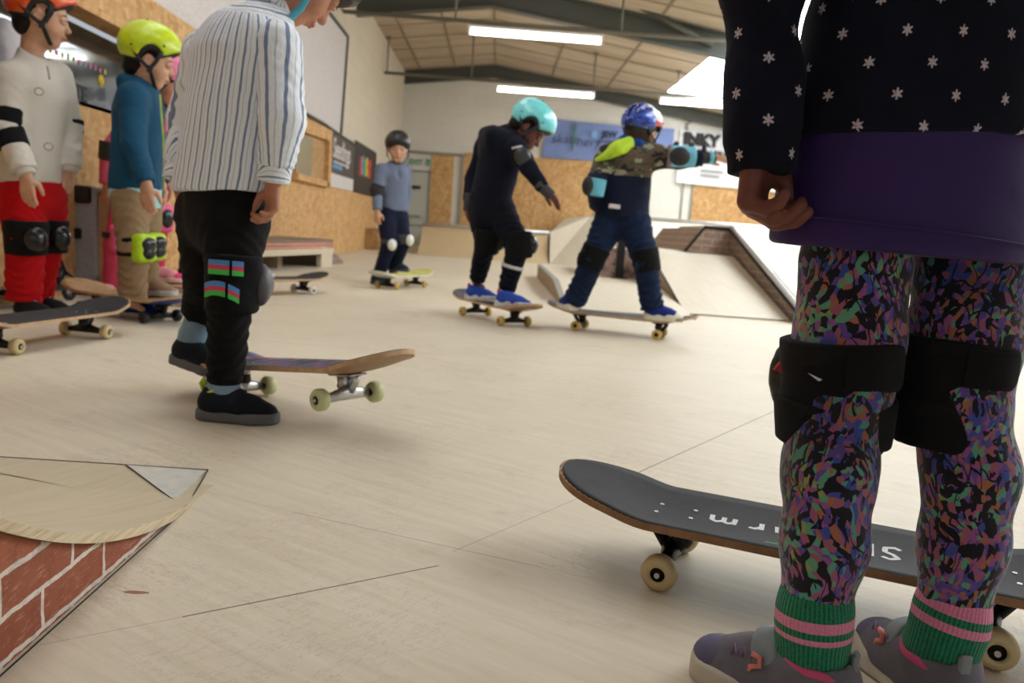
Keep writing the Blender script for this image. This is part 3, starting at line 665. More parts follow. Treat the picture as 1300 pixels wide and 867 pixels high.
m.tube([G(160, 590, .003), G(222, 636, .004)], .0012, 4); m.tube([G(264, 596.5, .003), V(-.4865, 1.33, .002), V(-.4865, .73, .002)], .0013, 4); m.build('ramp_joint', M['black'], qp)
# small kicker ramp in the middle distance
kk = root('kicker_ramp', (.9, 5.4, 0), 'low plywood kicker ramp behind the camouflage jacket skater, left of the big bank', 'ramp')
pr = [(5.42, 0.0), (5.42, .006), (6.6, .115), (9.2, .12), (9.2, 0)]
m = MB(); m.prism([V(.47, y, z) for y, z in pr], V(.84, 0, 0)); m.build('ramp_body', M['ply_dark'], kk)
m = MB(); m.prism([V(.5, y, z+.001) for y, z in ((5.43, .004), (6.6, .116), (9.2, .121), (9.2, .132), (6.6, .127), (5.43, .01))], V(.83, 0, 0)); m.build('ramp_surface', M['ply_pale'], kk)
m = MB(); m.box((.47, 5.38, 0), (1.34, 5.42, .008)); m.build('ramp_lip', M['black_metal'], kk)
m = MB(); m.prism([V(.465, y, z) for y, z in ((5.42, .0), (6.6, .12), (9.2, .13), (9.2, .14), (6.58, .133), (5.4, .006))], V(.045, 0, 0)); m.build('side_rail', M['trim_grey'], kk)
# big bank and platform
bk_ = root('bank_ramp', (1.8, 5.75, 0), 'broad pale plywood bank ramp rising to a platform in the middle of the hall', 'ramp')
prb = [(5.75, 0.0), (7.25, .385), (7.9, .40), (10.6, .40), (10.6, 0)]
m = MB(); m.prism([V(1.345, y, z) for y, z in prb], V(.73, 0, 0)); m.build('ramp_body', M['ply_dark'], bk_)
m = MB(); m.prism([V(1.335, y, z) for y, z in ((5.72, .002), (7.25, .39), (7.9, .404), (10.6, .404), (10.6, .416), (7.9, .416), (7.25, .402), (5.70, .010))], V(.74, 0, 0)); m.build('ramp_surface', M['ply_pale'], bk_)
m = MB(); m.tube([V(1.335, 5.72, .012), V(1.335, 7.25, .40), V(1.335, 7.9, .412), V(1.335, 10.6, .412)], .006, 6); m.build('edge_trim', M['black_metal'], bk_)
# platform block with a rough painted side, and its black post
gb = root('graffiti_block', (1.15, 8.9, .12), 'pinkish paint-marked plywood block standing on the kicker ramp behind the black post', 'block')
def graf():
    t = NT('rough_graffiti_paint'); p = t.geo(); n = t.noise(p, 9, 5, .7)
    t.base(t.ramp(n, [(.35, srgb(70, 60, 62)), (.45, srgb(176, 150, 138)), (.55, srgb(196, 170, 158)), (.64, srgb(178, 110, 104)), (.7, srgb(205, 190, 180))])); t.rough(.7); return t.m
M['graf'] = graf()
m = MB(); m.box((.98, 7.6, .125), (1.33, 9.1, .385), 0, .01); m.build('block_side', M['graf'], gb)
m = MB(); m.box((.96, 7.58, .385), (1.33, 9.12, .40)); m.build('block_top', M['ply_pale'], gb)
po = root('steel_post', (P(785, 345, 8.3)[0], 7.5, .125), 'square black steel post standing between the legs of the camouflage jacket skater', 'post')
px_ = float(P(786, 345, 7.5)[0]); m = MB(); m.box((px_-.035, 7.47, .135), (px_+.035, 7.54, .58), 0, .006); m.build('post', M['black_metal'], po)
m = MB(); m.box((px_-.07, 7.44, .122), (px_+.07, 7.57, .14), 0, .004); m.build('base_plate', M['black_metal'], po)
# brick painted hubba ledge
hb = root('hubba_ledge', (2.25, 5.6, 0), 'steel edged white ledge sloping down the bank, with a brick pattern painted on its side', 'ledge')
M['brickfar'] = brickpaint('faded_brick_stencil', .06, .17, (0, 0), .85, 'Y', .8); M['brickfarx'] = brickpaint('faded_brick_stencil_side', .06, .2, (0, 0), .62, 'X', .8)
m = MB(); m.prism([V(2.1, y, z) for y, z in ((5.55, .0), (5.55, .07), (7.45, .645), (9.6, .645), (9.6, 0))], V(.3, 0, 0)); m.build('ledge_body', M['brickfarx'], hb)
m = MB(); m.prism([V(1.71, 7.5, .417), V(2.099, 7.5, .417), V(2.099, 7.5, .645), V(1.86, 7.5, .635)], V(0, 1.9, 0)); m.build('cross_wall', M['brickfar'], hb)
m = MB(); m.prism([V(2.12, y, z) for y, z in ((5.5, .075), (7.45, .655), (9.6, .655), (9.6, .668), (7.45, .668), (5.48, .088))], V(.27, 0, 0)); m.build('ledge_top', M['ply_pale'], hb)
m = MB(); m.tube([V(2.1, 5.5, .07), V(2.1, 7.45, .655), V(2.1, 9.6, .655)], .022, 8); m.build('steel_edge', M['coping'], hb)
m = MB(); m.tube([V(2.405, 5.5, .07), V(2.405, 7.45, .655), V(2.405, 9.6, .655)], .018, 8); m.build('steel_edge', M['coping'], hb)
m = MB(); m.tube([V(2.085, 5.52, .05), V(2.085, 7.46, .62), V(2.085, 7.49, .64), V(1.86, 7.49, .645), V(1.70, 7.49, .415)], .014, 6); m.build('black_edge', M['black_metal'], hb)
# right-hand bank beyond the ledge, seen past the girl's legs
rb = root('bank_ramp', (3.6, 7.2, 0), 'plywood bank ramp to the right of the steel edged ledge, partly behind the girl', 'ramp')
m = MB(); m.prism([V(2.42, y, z) for y, z in ((6.9, 0), (8.6, .42), (10.6, .42), (10.6, 0))], V(2.6, 0, 0)); m.build('ramp_body', M['ply_pale'], rb)
# back quarter pipe (tan) with coping, deck running to the wall
bq = root('quarter_pipe', (-.1, 13.0, 0), 'tan plywood quarter pipe with steel coping along the left of the back wall', 'ramp')
pf = [(13.0+s, 1.15-math.sqrt(1.15**2-s*s)) for s in np.linspace(0, .93, 14)]
m = MB(); m.prism([V(-1.25, y, z) for y, z in pf]+[V(-1.25, YB-.04, pf[-1][1]), V(-1.25, YB-.04, 0)], V(2.09, 0, 0)); m.build('ramp_body', M['ply_tan'], bq)
m = MB(); m.tube([V(-1.26, pf[-1][0]-.01, pf[-1][1]+.01), V(.86, pf[-1][0]-.01, pf[-1][1]+.01)], .03, 8); m.build('coping', M['coping'], bq)
bb2 = root('bank_ramp', (4, 11.6, 0), 'pale plywood bank in front of the raised back deck, under the white wall section', 'ramp')
y1 = 14.4; zt = .83
A = [V(.86, 13.2, 0), V(1.9, 11.9, 0), V(9.5, 11.9, 0), V(9.5, y1, zt), V(1.6, y1, zt), V(.88, 13.95, .5), V(.88, YB-.04, .0), V(1.5, YB-.04, zt), V(9.5, YB-.04, zt), V(9.5, YB-.04, 0), V(9.5, 12, 0)]
m = MB(); m.add(A, [(1, 2, 3, 4), (0, 1, 4, 5), (0, 5, 6), (5, 4, 7, 6), (4, 3, 8, 7), (2, 9, 8, 3), (6, 7, 8, 9), (0, 6, 9, 2, 1)]); m.build('ramp_body', M['ply_pale'], bb2)
m = MB(); m.tube([V(1.6, y1-.02, zt+.01), V(9.5, y1-.02, zt+.01)], .035, 8); m.build('coping', M['coping'], bb2)
# low bench ledge on the left wall
be = root('bench_ledge', (-1.85, 7.4, 0), 'low grey topped wooden ledge with a pink painted edge against the left wall', 'ledge')
b0 = V(-2.05, 6.3, 0); b1 = V(-1.66, 8.5, 0); w0 = V(-2.19, 6.3, 0); w1 = V(-2.19, 8.5, 0); dz = V(0, 0, 1)
m = MB(); m.prism([b0+dz*.25, b1+dz*.25, w1+dz*.25, w0+dz*.25], V(0, 0, .022)); m.build('bench_top', plain('worn_grey_metal_top', srgb(110, 100, 92), .45, .2), be)
m = MB(); q0 = b0+unit(b0-b1)*.0; m.prism([b0+dz*.13, b1+dz*.13, b1+dz*.25, b0+dz*.25], V(-.03, .005, 0)); m.build('front_rail', brickpaint('pink_worn_brick_stencil', .03, .1, (0, .01), 1.35), be)
m = MB(); m.prism([b0+dz*.13, b1+dz*.13, b1+dz*.185, b0+dz*.185], V(.006, 0, 0)); m.build('front_board', M['ply'], be)
u = unit(b1-b0); m = MB(); m.prism([b1-u*.3, b1, b1+dz*.2, b1-u*.3+dz*.2], V(-.05, .01, 0)); m.prism([b1-u*.02, w1-u*.02, w1+dz*.25, b1-u*.02+dz*.25-V(0, 0, .0)], u*.02); m.build('leg_panel', M['ply'], be)
m = MB(); m.box((-2.19, 7.6, 0), (-1.98, 7.75, .25)); m.build('inner_leg', M['ply_dark'], be)
sr = root('side_wedge', (-1.8, 8.7, 0), 'small wedge with brick pattern at the far end of the low bench ledge', 'ramp')
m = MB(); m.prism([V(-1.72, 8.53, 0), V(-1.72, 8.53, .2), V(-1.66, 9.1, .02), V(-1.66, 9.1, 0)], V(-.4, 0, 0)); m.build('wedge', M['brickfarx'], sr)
ob = root('plywood_box', (-2.1, 14.6, 0), 'low board box standing on the floor against the end of the left boarding', 'box')
m = MB(); m.box((-2.2, 14.0, .0), (-1.98, 15.2, .34), 0, .01); m.build('box_body', M['osb_dull'], ob)
m = MB(); m.box((-2.21, 13.98, .34), (-1.97, 15.22, .355), 0, .004); m.build('box_lid', M['osb'], ob)
# flight case leaning against the boarding
fc = root('flight_case', (-2.0, 4.45, 0), 'upright road case with grey metal edging and black corners behind the boy in teal', 'case')
cx0 = float(P(99, 300, 4.40)[0]); cx1 = float(P(140, 300, 4.40)[0]); zc = float(P(110, 237, 4.40)[2])
m = MB(); m.box((cx0-.01, 4.42, .01), (cx1+.12, 4.72, zc-.01)); m.build('case_panel', plain('tan_case_laminate', srgb(176, 140, 104), .5), fc)
gmt = plain('grey_case_edging', srgb(146, 148, 152), .45)
m = MB(); m.box((cx0-.015, 4.40, 0), (cx0+.095, 4.44, zc), 0, .006); m.box((cx0-.015, 4.40, zc-.02), (cx1+.13, 4.74, zc), 0, .004); m.build('edging', gmt, fc)
for (z0, z1_) in ((0.0, .07), (zc-.085, zc+.005)):
    m = MB(); m.box((cx0-.03, 4.385, z0), (cx0+.07, 4.46, z1_), 0, .01); m.build('corner_cap', M['blackgloss'], fc)
m = MB(); m.box((cx0-.02, 4.385, zc*.52), (cx0+.02, 4.43, zc*.52+.055), 0, .006); m.build('latch', M['black_metal'], fc)
# ================================================================== SKATEBOARDS
def deck_z(x, y, L=.4):
    a = max(0, abs(x)-.235); k = .27*a*a/(a+.05) if a > 0 else 0
    return .0915+k*1.35+.9*y*y*(1 if abs(x) < .3 else max(0, 1-(abs(x)-.3)/.1))
def half_w(x, L=.4, W=.1):
    a = abs(x)
    if a < .27: return W
    t = (a-.27)/(L-.27); return W*math.sqrt(max(0, 1-t**2.6))**1.0*(1-.04*t)
def skateboard(label, grip, wood, under, wheelc, truckc, o3, ax, up, bolts=True, group='skateboards', hub=None, grip_label=None):
    """o3: floor point under the deck's centre, ax: nose direction, up: board normal"""
    ax = unit(ax); up = unit(up-ax*ax.dot(up)); sd = np.cross(up, ax); o3 = np.asarray(o3, float)
    r = root('skateboard', o3, label, 'skateboard', group)
    T = lambda p: o3+ax*p[0]+sd*p[1]+up*p[2]
    nx, ny = 64, 10; xs = np.sin(np.linspace(-PI/2, PI/2, nx+1))*.4
    def grid(dz, sc=1.0):
        vs = []
        for x in xs:
            w = half_w(x*.9999)*sc+.0004
            for j in range(ny+1): y = w*(2*j/ny-1); vs.append(T((x*(sc if sc < 1 else 1), y, deck_z(x, y)+dz)))
        return vs
    W = ny+1
    top = grid(0); bot = grid(-.0112); vs = top+bot; K = len(top); fs = []; mi = []
    for i in range(nx):
        for j in range(ny):
            a = i*W+j; fs.append((a, a+W, a+W+1, a+1)); mi.append(0); fs.append((K+a, K+a+1, K+a+W+1, K+a+W)); mi.append(1)
    for i in range(nx):
        a = i*W; fs.append((a, K+a, K+a+W, a+W)); mi.append(0); a = i*W+ny; fs.append((a, a+W, K+a+W, K+a)); mi.append(0)
    for j in range(ny):
        fs.append((j, j+1, K+j+1, K+j)); mi.append(0); a = nx*W+j; fs.append((a, K+a, K+a+1, a+1)); mi.append(0)
    raw('deck', vs, fs, [wood, under], r, False, mi)
    g0 = grid(.0006, .985); g1 = grid(-.0005, .985); fs = []
    for i in range(nx):
        for j in range(ny):
            a = i*W+j; fs.append((a, a+W, a+W+1, a+1)); fs.append((K+a, K+a+1, K+a+W+1, K+a+W))
    for i in range(nx): a = i*W; fs.append((a, K+a, K+a+W, a+W)); a = i*W+ny; fs.append((a, a+W, K+a+W, K+a))
    raw('grip_tape', g0+g1, fs, grip, r, True)
    for sx in (-1, 1):
        m = MB(); cx = sx*.213; A = np.array
        bxz = lambda x0, x1, y0, y1, z0, z1, bev=.003: m.obox(T(((x0+x1)/2, (y0+y1)/2, (z0+z1)/2)), ax, sd, up, (abs(x1-x0)/2, (y1-y0)/2, (z1-z0)/2), 0, bev)
        bxz(cx-.04, cx+.04, -.027, .027, .0745, .080)
        m.tube([T((cx-.006*sx, 0, .076)), T((cx-.012*sx, 0, .052)), T((cx, 0, .03))], [.022, .017, .014], 10)
        m.tube([T((cx, -.062, .0262)), T((cx, -.03, .031)), T((cx, 0, .037)), T((cx, .03, .031)), T((cx, .062, .0262))], [.0085, .012, .017, .012, .0085], 10, flat=(up, 1.2))
        m.tube([T((cx+.006*sx, 0, .036)), T((cx+.026*sx, 0, .062)), T((cx+.028*sx, 0, .076))], [.011, .010, .014], 8)
        tr = m.build('truck', truckc, r)
        if bolts:
            m = MB(); m.tube([T((cx, -.1, .0262)), T((cx, .1, .0262))], .004, 8); m.build('axle', M['metal'], tr)
            m = MB(); m.lathe(T((cx-.011*sx, 0, .045)), unit(up*1-ax*.35*sx), [(0, 0), (0, .015), (.010, .017), (.014, .0145), (.024, .013), (.024, 0)], 14); m.build('bushing', M['black'], tr)
            for bx_ in (-.026, .026):
                for by in (-.02, .02):
                    m = MB(); z = deck_z(cx+bx_, by)+.0008; m.lathe(T((cx+bx_, by, z)), up, [(0, 0), (0, .0036), (.0012, .0032), (.0012, .0012), (.0004, .001), (.0004, 0)], 10); m.build('bolt', M['metal'], r)
        for sy in (-1, 1):
            m = MB(); c = T((cx, sy*.083, .0262)); d = sd*sy
            m.lathe(c, d, [(-.016, .010), (-.016, .017), (-.0125, .0225), (-.007, .0258), (.006, .0262), (.0115, .0235), (.0155, .0175), (.0155, .0115), (.009, .0105), (.009, .0)], 28)
            w = m.build('wheel', wheelc, r)
            m = MB(); m.lathe(c+d*.009, d, [(0, 0), (0, .0107), (.0035, .0105), (.0035, .0045), (.0065, .0045), (.0065, 0)], 18); m.build('bearing', hub or M['black_metal'], w)
    return r, T
def grip_mat(name, c=(.013, .013, .015, 1), worn=.5):
    t = NT(name); v = t.obj(); n = t.noise(v, 900, 2); big = t.noise(v, 12, 6, .7)
    hi = tuple(min(1, x*3.2+.012) for x in c[:3])+(1,)
    base = t.ramp(big, [(.35, c), (.8, tuple(min(1, x*2.0+.008) for x in c[:3])+(1,))])
    t.base(t.mix(t.math('MULTIPLY', t.ramp(n, [(.5, (0, 0, 0, 1)), (.75, (1, 1, 1, 1))]), worn), base, hi)); t.rough(.8); t.bump(n, .35, .0006); return t.m
def wood_edge(name, c1=(150, 112, 78), c2=(96, 70, 50)):
    t = NT(name); v = t.obj(); s = t.sep(v); n = t.noise(v, 30, 4, .7)
    st = t.math('SINE', t.math('MULTIPLY', s[2], 2800))
    f = t.math('ADD', t.math('MULTIPLY', st, .3), n); t.base(t.ramp(f, [(.2, srgb(*c2)), (.5, srgb(*c1)), (.95, srgb(min(255, c1[0]+30), c1[1]+22, c1[2]+16))])); t.rough(.65); return t.m
M['grip'] = grip_mat('black_griptape'); M['wood'] = wood_edge('maple_ply_edge'); M['wood_pale'] = wood_edge('pale_maple_edge', (196, 164, 128), (150, 116, 84))
M['grip_grey'] = grip_mat('grey_worn_griptape', (.05, .05, .055, 1), .6)
M['grip_tan'] = grip_mat('clear_griptape_on_wood', srgb(150, 118, 84), .2)
M['grip_yellow'] = grip_mat('yellow_marked_grip', srgb(176, 172, 92), .2)
def wheel_mat(name, c, c2):
    t = NT(name); n = t.noise(t.obj(), 60, 5, .7); t.base(t.ramp(n, [(.42, srgb(*c)), (.62, srgb(*c)), (.75, srgb(*c2))])); t.rough(.42); return t.m
M['wh_cream'] = wheel_mat('cream_urethane', (206, 184, 136), (150, 116, 76)); M['wh_white'] = wheel_mat('white_urethane', (214, 214, 206), (170, 165, 150))
M['wh_yel'] = wheel_mat('yellow_urethane', (206, 176, 96), (150, 120, 60)); M['wh_black'] = wheel_mat('black_urethane', (28, 28, 30), (50, 48, 46)); M['wh_green'] = wheel_mat('pale_green_urethane', (198, 200, 150), (150, 140, 100))
M['u_black'] = plain('dark_board_underside', srgb(40, 36, 36), .4); M['u_blue'] = plain('blue_board_underside', srgb(40, 60, 140), .4); M['u_white'] = plain('white_board_underside', srgb(206, 200, 186), .45); M['u_tan'] = plain('wooden_underside', srgb(150, 112, 74), .5)
M['hub_dark'] = plain('dark_hub', srgb(30, 26, 24), .35, .5)
# --- board at the girl's feet
h = unit(V(.388, -.175, 0)); s_ = V(-h[1], h[0], 0); c = V(.46, 1.0465, 0)+s_*.083
fb, FT = skateboard('scuffed black skateboard with white handwriting, behind the legs of the girl in starry top', M['grip'], M['wood'], M['u_black'], M['wh_cream'], M['black_metal'], c, h, UP, hub=M['hub_dark'])
chalk = plain('white_paint_pen', srgb(206, 206, 206), .7)
def stroke(pts, wdt, mat, name='grip_writing'):
    """paint-pen stroke given on the deck in (along, across)"""
    vs = []; fs = []; q = [V(*p) for p in pts]; fine = []
    for a, b in zip(q[:-1], q[1:]):
        for t in np.linspace(0, 1, 5)[:-1]: fine.append(a*(1-t)+b*t)
    fine.append(q[-1])
    for i, p in enumerate(fine):
        d = unit(fine[min(i+1, len(fine)-1)]-fine[max(i-1, 0)]); n = V(-d[1], d[0])*wdt/2
        for sgn in (-1, 1): x, y = p+n*sgn; vs.append(FT((x, y, deck_z(x, y)+.0012)))
    for i in range(len(fine)-1): fs.append((2*i, 2*i+1, 2*i+3, 2*i+2))
    return vs, fs
LET = {'m': [[(0, .1), (0, .62)], [(0, .45), (.18, .62), (.32, .5), (.34, .12)], [(.34, .45), (.52, .62), (.68, .5), (.72, .08)]], 'r': [[(.05, .6), (.08, .05)], [(.08, .4), (.25, .6), (.42, .55)]],
       'a': [[(.42, .5), (.2, .6), (.02, .35), (.15, .08), (.4, .25), (.45, .55), (.5, .06)]], 'f': [[(.45, .95), (.25, 1.0), (.15, .7), (.15, 0)], [(0, .55), (.4, .58)]],
       'S': [[(.5, .85), (.3, .98), (.08, .8), (.2, .55), (.42, .4), (.4, .1), (.15, 0), (0, .12)]], 'k': [[(.05, 1), (.05, 0)], [(.45, .6), (.1, .3), (.5, 0)]],
       't': [[(.2, .9), (.2, .1), (.4, .05)], [(0, .6), (.42, .62)]], 'e': [[(.05, .35), (.45, .38), (.3, .62), (.05, .4), (.15, .08), (.45, .12)]], '8': [[(.25, .5), (.05, .75), (.25, 1), (.45, .75), (.25, .5), (.02, .25), (.25, 0), (.5, .25), (.25, .5)]]}
m = MB()
def word(w, x0, y0, hgt, step, wid=.0058):
    # reads from the far side of the board: letters run towards -x, their tops towards -y
    x = x0
    for ch in w:
        for st in LET[ch]:
            vs, fs = stroke([(x-px*hgt*.95, y0-py*hgt) for px, py in st], wid, chalk); m.add(vs, fs)
        x -= step*(1.35 if ch == 'm' else 1)
word('Sk', .100, .026, .052, .036, .0075)
m.build('grip_lettering', chalk, fb); m = MB()
word('farm', .0, .022, .05, .042, .0075)
m.build('grip_lettering', chalk, fb)
for col, pts, nm in (((66, 130, 84), [(-.075, -.066), (-.05, -.062)], 'green'), ((176, 92, 64), [(-.04, -.05), (-.02, -.047), (.0, -.053), (-.03, -.07), (.01, -.062)], 'orange')):
    m = MB(); vs, fs = stroke(pts, .006, None); m.add(vs, fs); m.build('grip_doodle', plain(nm+'_paint_pen', srgb(*col), .7), fb)
m = MB(); vs, fs = stroke([(-.255, -.055), (-.245, -.02)], .0018, None); m.add(vs, fs); m.build('grip_scratch', plain('grey_scratch', srgb(120, 120, 118), .8), fb)
# --- board being popped by the boy in the striped shirt
rr_ = V(-.673, 2.2, .0262); ff_ = P(452, 503, 1.9); a_ = unit(ff_-rr_); s2 = unit(np.cross(UP, a_)); u2 = np.cross(a_, s2)
def streak():
    t = NT('bright_painted_griptape'); v = t.obj(); n = t.noise(t.mapping(v, (4, 14, 1), (0, 0, .78)), 3, 3); t.base(t.ramp(n, [(.40, (.03, .03, .032, 1)), (.50, (.05, .05, .055, 1)), (.56, srgb(80, 100, 150)), (.62, srgb(160, 84, 84)), (.68, (.04, .04, .045, 1))])); t.rough(.75); return t.m
skateboard('skateboard with nose lifting off the floor under the boy in the striped shirt', streak(), M['wood_pale'], M['u_tan'], M['wh_green'], M['metal'], (rr_+ff_)/2-u2*.0262, a_, u2)
# --- others on the floor
def board(label, p, ax, **k): return skateboard(label, k.get('grip', M['grip']), k.get('wood', M['wood_pale']), k.get('under', M['u_tan']), k.get('wh', M['wh_cream']), k.get('tr', M['black_metal']), p, ax, UP, bolts=k.get('bolts', False))
bo = board('black griptape skateboard with cream wheels in front of the boy in red trousers', V(-1.525, 2.83, 0), (.2, .98, 0), bolts=True)
YB_P = V(-1.60, 3.66, 0)
board('blue undersided skateboard with black wheels at the feet of the boy in teal jacket', YB_P, (.86, -.5, 0), grip=M['grip_tan'], under=M['u_blue'], wh=M['wh_black'])
PB_P = V(-1.66, 4.3, 0)
board('tan topped skateboard under the pink trainer, behind the board with black wheels', PB_P, (.9, -.35, 0), grip=M['grip_tan'], under=M['u_tan'], wh=M['wh_black'])
board('skateboard with white wheels beside the low bench, behind the striped shirt boy', V(-1.34, 5.16, 0), (.55, .83, 0), wh=M['wh_white'], under=M['u_tan'])
board('white skateboard with yellow marked top under the boy in black helmet', V(-.705, 6.36, 0), (.40, .92, 0), grip=M['grip_yellow'], wood=M['u_white'], under=M['u_white'], wh=M['wh_yel'])
board('skateboard ridden by the child in aqua helmet', V(.012, 4.5, 0), (.5, -.87, 0), grip=M['grip_grey'], wh=M['wh_yel'])
hc = unit(V(.374, -.151, 0)); c = (V(.451, 4.285, 0)+V(.825, 4.134, 0))/2+V(-hc[1], hc[0], 0)*.083
board('skateboard ridden by the child in camouflage jacket and blue helmet', c, hc, grip=M['grip_grey'], wh=M['wh_yel'])
# ================================================================== SCOOTERS
def scooter(label, p, hdg, wheelm, deckm, lean=0.0):
    p = np.asarray(p, float); hdg = unit(hdg); sd = np.cross(UP, hdg); r = root('kick_scooter', p, label, 'scooter')
    T = lambda a, b, c_: p+hdg*a+sd*b+UP*c_
    for a in (0, -.56):
        m = MB(); m.lathe(T(a, 0, .052), sd, [(-.012, .036), (-.012, .045), (-.006, .052), (.006, .052), (.012, .045), (.012, .036), (.006, .034), (-.006, .034), (-.012, .036)], 26); w = m.build('wheel', wheelm, r)
        m = MB()
        for k in range(5): t = 2*PI*k/5; m.tube([T(a, 0, .052), T(a+.037*math.cos(t), 0, .052+.037*math.sin(t))], .005, 6)
        m.lathe(T(a, 0, .052), sd, [(-.013, 0), (-.013, .012), (.013, .012), (.013, 0)], 12); m.build('wheel_core', M['metal'], w)
    m = MB(); m.tube([T(0, .026, .052), T(-.02, .026, .12), T(-.045, 0, .15), T(-.02, -.026, .12), T(0, -.026, .052)], .008, 8); m.build('fork', M['black_metal'], r)
    m = MB(); m.tube([T(-.045, 0, .13), T(-.14, 0, .30), T(-.26, 0, .60)], [.018, .016, .015], 10); m.build('steering_tube', M['blackgloss'], r)
    m = MB(); m.tube([T(-.26, -.11, .61), T(-.26, 0, .60), T(-.26, .11, .61)], .012, 8); hb_ = m.build('handlebar', M['black_metal'], r)
    for q in (-1, 1): m = MB(); m.tube([T(-.26, q*.06, .606), T(-.26, q*.13, .611)], .017, 10); m.build('grip', M['black'], hb_)
    m = MB(); m.obox(T(-.31, 0, .075), hdg, sd, UP, (.2, .055, .014), 0, .006); m.tube([T(-.1, 0, .085), T(-.06, 0, .17)], .016, 8); m.build('footboard', deckm, r)
    m = MB(); m.tube([T(-.5, 0, .085), T(-.56, 0, .115), T(-.61, 0, .09)], [.012, .018, .012], 8, flat=(sd, 1.8)); m.build('brake', M['metal'], r)
    return r
scooter('black kick scooter with black wheels parked by the road case behind the boy in red', V(-2.09, 4.12, 0), (.12, .99, 0), M['wh_black'], M['black_metal'])
scooter('kick scooter with a pale wheel at the right edge, beyond the girl in starry top', V(3.37, 5.2, 0), (-.75, -.6, 0), M['wh_white'], M['black_metal'])
# ================================================================== PEOPLE
def perp(a, b): a = np.asarray(a, float); b = unit(b); return unit(a-b*a.dot(b))
def hand(wr, d, nrm, side, s=1.0, curl=.35, thumb=.5, spread=.0, k=.0035, jw=(.8, 1.1, .8)):
    """palm, four jointed fingers and a thumb; nrm = the way the palm faces, side = towards the thumb"""
    d = unit(d); nrm = perp(nrm, d); sd = np.cross(d, nrm); sd = sd if sd.dot(side) > 0 else -sd
    q = []; L = [.052, .060, .056, .044]; offs = [.0235, .008, -.0075, -.022]
    q.append(cone(wr-d*.02*s, wr+d*.012*s, .019*s, .020*s, fl=(nrm, .75), k=.012))
    for i in range(4):
        kn = wr+d*(.066-.003*abs(i-1.2))*s+sd*offs[i]*s
        q.append(cone(wr+d*.008*s+sd*offs[i]*.55*s, kn, .0125*s, .0098*s, k=.010 if i else .012))
    for i in range(4):
        p = wr+d*(.066-.003*abs(i-1.2))*s+sd*offs[i]*s; ang = 0
        c = curl if not hasattr(curl, '__len__') else curl[i]
        for j, (f, b) in enumerate(((.46, jw[0]), (.30, jw[1]), (.24, jw[2]))):
            ang += c*b; dd = d*math.cos(ang)+nrm*math.sin(ang)+sd*spread*(1.5-i)*.5
            e = p+unit(dd)*L[i]*f*s
            q.append(cone(p, e, (.0092-.0008*j-(.0008 if i == 3 else 0))*s, (.0085-.0009*j-(.0008 if i == 3 else 0))*s, k=k)); p = e
    p = wr+d*.012*s+sd*.02*s; dd = unit(d*.75+sd*(.75-.3*thumb)+nrm*(.25+.55*thumb))
    e = p+dd*.034*s; q.append(cone(wr+d*.02*s+sd*.008*s, e, .0135*s, .0108*s, k=.008))
    dd = unit(d*.95+sd*(.3-.35*thumb)+nrm*(.25+.4*thumb)); e2 = e+dd*.024*s; q.append(cone(e, e2, .0102*s, .0092*s, k=k))
    dd = unit(d*.95+sd*(.1-.5*thumb)+nrm*(.3+.4*thumb)); q.append(cone(e2, e2+dd*.018*s, .0092*s, .0072*s, k=k))
    return q
def head_prims(H, f, u, s=1.0):
    f = unit(f); u = perp(u, f); r = np.cross(f, u); c = lambda a, b, z: H+(f*a+r*b+u*z)*s
    q = [ell(c(-.008, 0, .022), V(.090, .073, .080)*s, (f, r, u)), ell(c(.020, 0, -.028), V(.060, .056, .066)*s, (f, r, u), k=.03),
         cone(c(.048, -.012, -.080), c(.048, .012, -.080), .019*s, .019*s, k=.03)]
    for g in (-1, 1):
        q.append(ell(c(.048, .030*g, -.034), V(.028, .026, .028)*s, (f, r, u), k=.02))
        q.append(ell(c(.0785, .030*g, -.002), V(.012, .018, .011)*s, (f, r, u), op='-', k=.016))
        q.append(ell(c(-.004, .071*g, -.010), V(.017, .009, .028)*s, (unit(f-u*.15), unit(r-f*.3*g), u), k=.006))
        q.append(ell(c(.004, .080*g, -.008), V(.008, .005, .016)*s, (f, r, u), op='-', k=.006))
        q.append(ell(c(.0755, .030*g, -.002), V(.0115, .0145, .0105)*s, (f, r, u), k=.004))
    q += [cone(c(.074, 0, .008), c(.090, 0, -.024), .008*s, .0105*s, k=.012), ell(c(.093, 0, -.028), V(.0105, .0125, .0085)*s, (f, r, u), k=.008),
          ell(c(.076, 0, -.052), V(.014, .020, .009)*s, (f, r, u), k=.010), ell(c(.073, 0, -.0635), V(.013, .017, .007)*s, (f, r, u), k=.006),
          ell(c(.090, 0, -.0575), V(.010, .02, .0012)*s, (f, r, u), op='-', k=.004), ell(c(.068, 0, .018), V(.016, .045, .010)*s, (f, r, u), k=.014)]
    return q
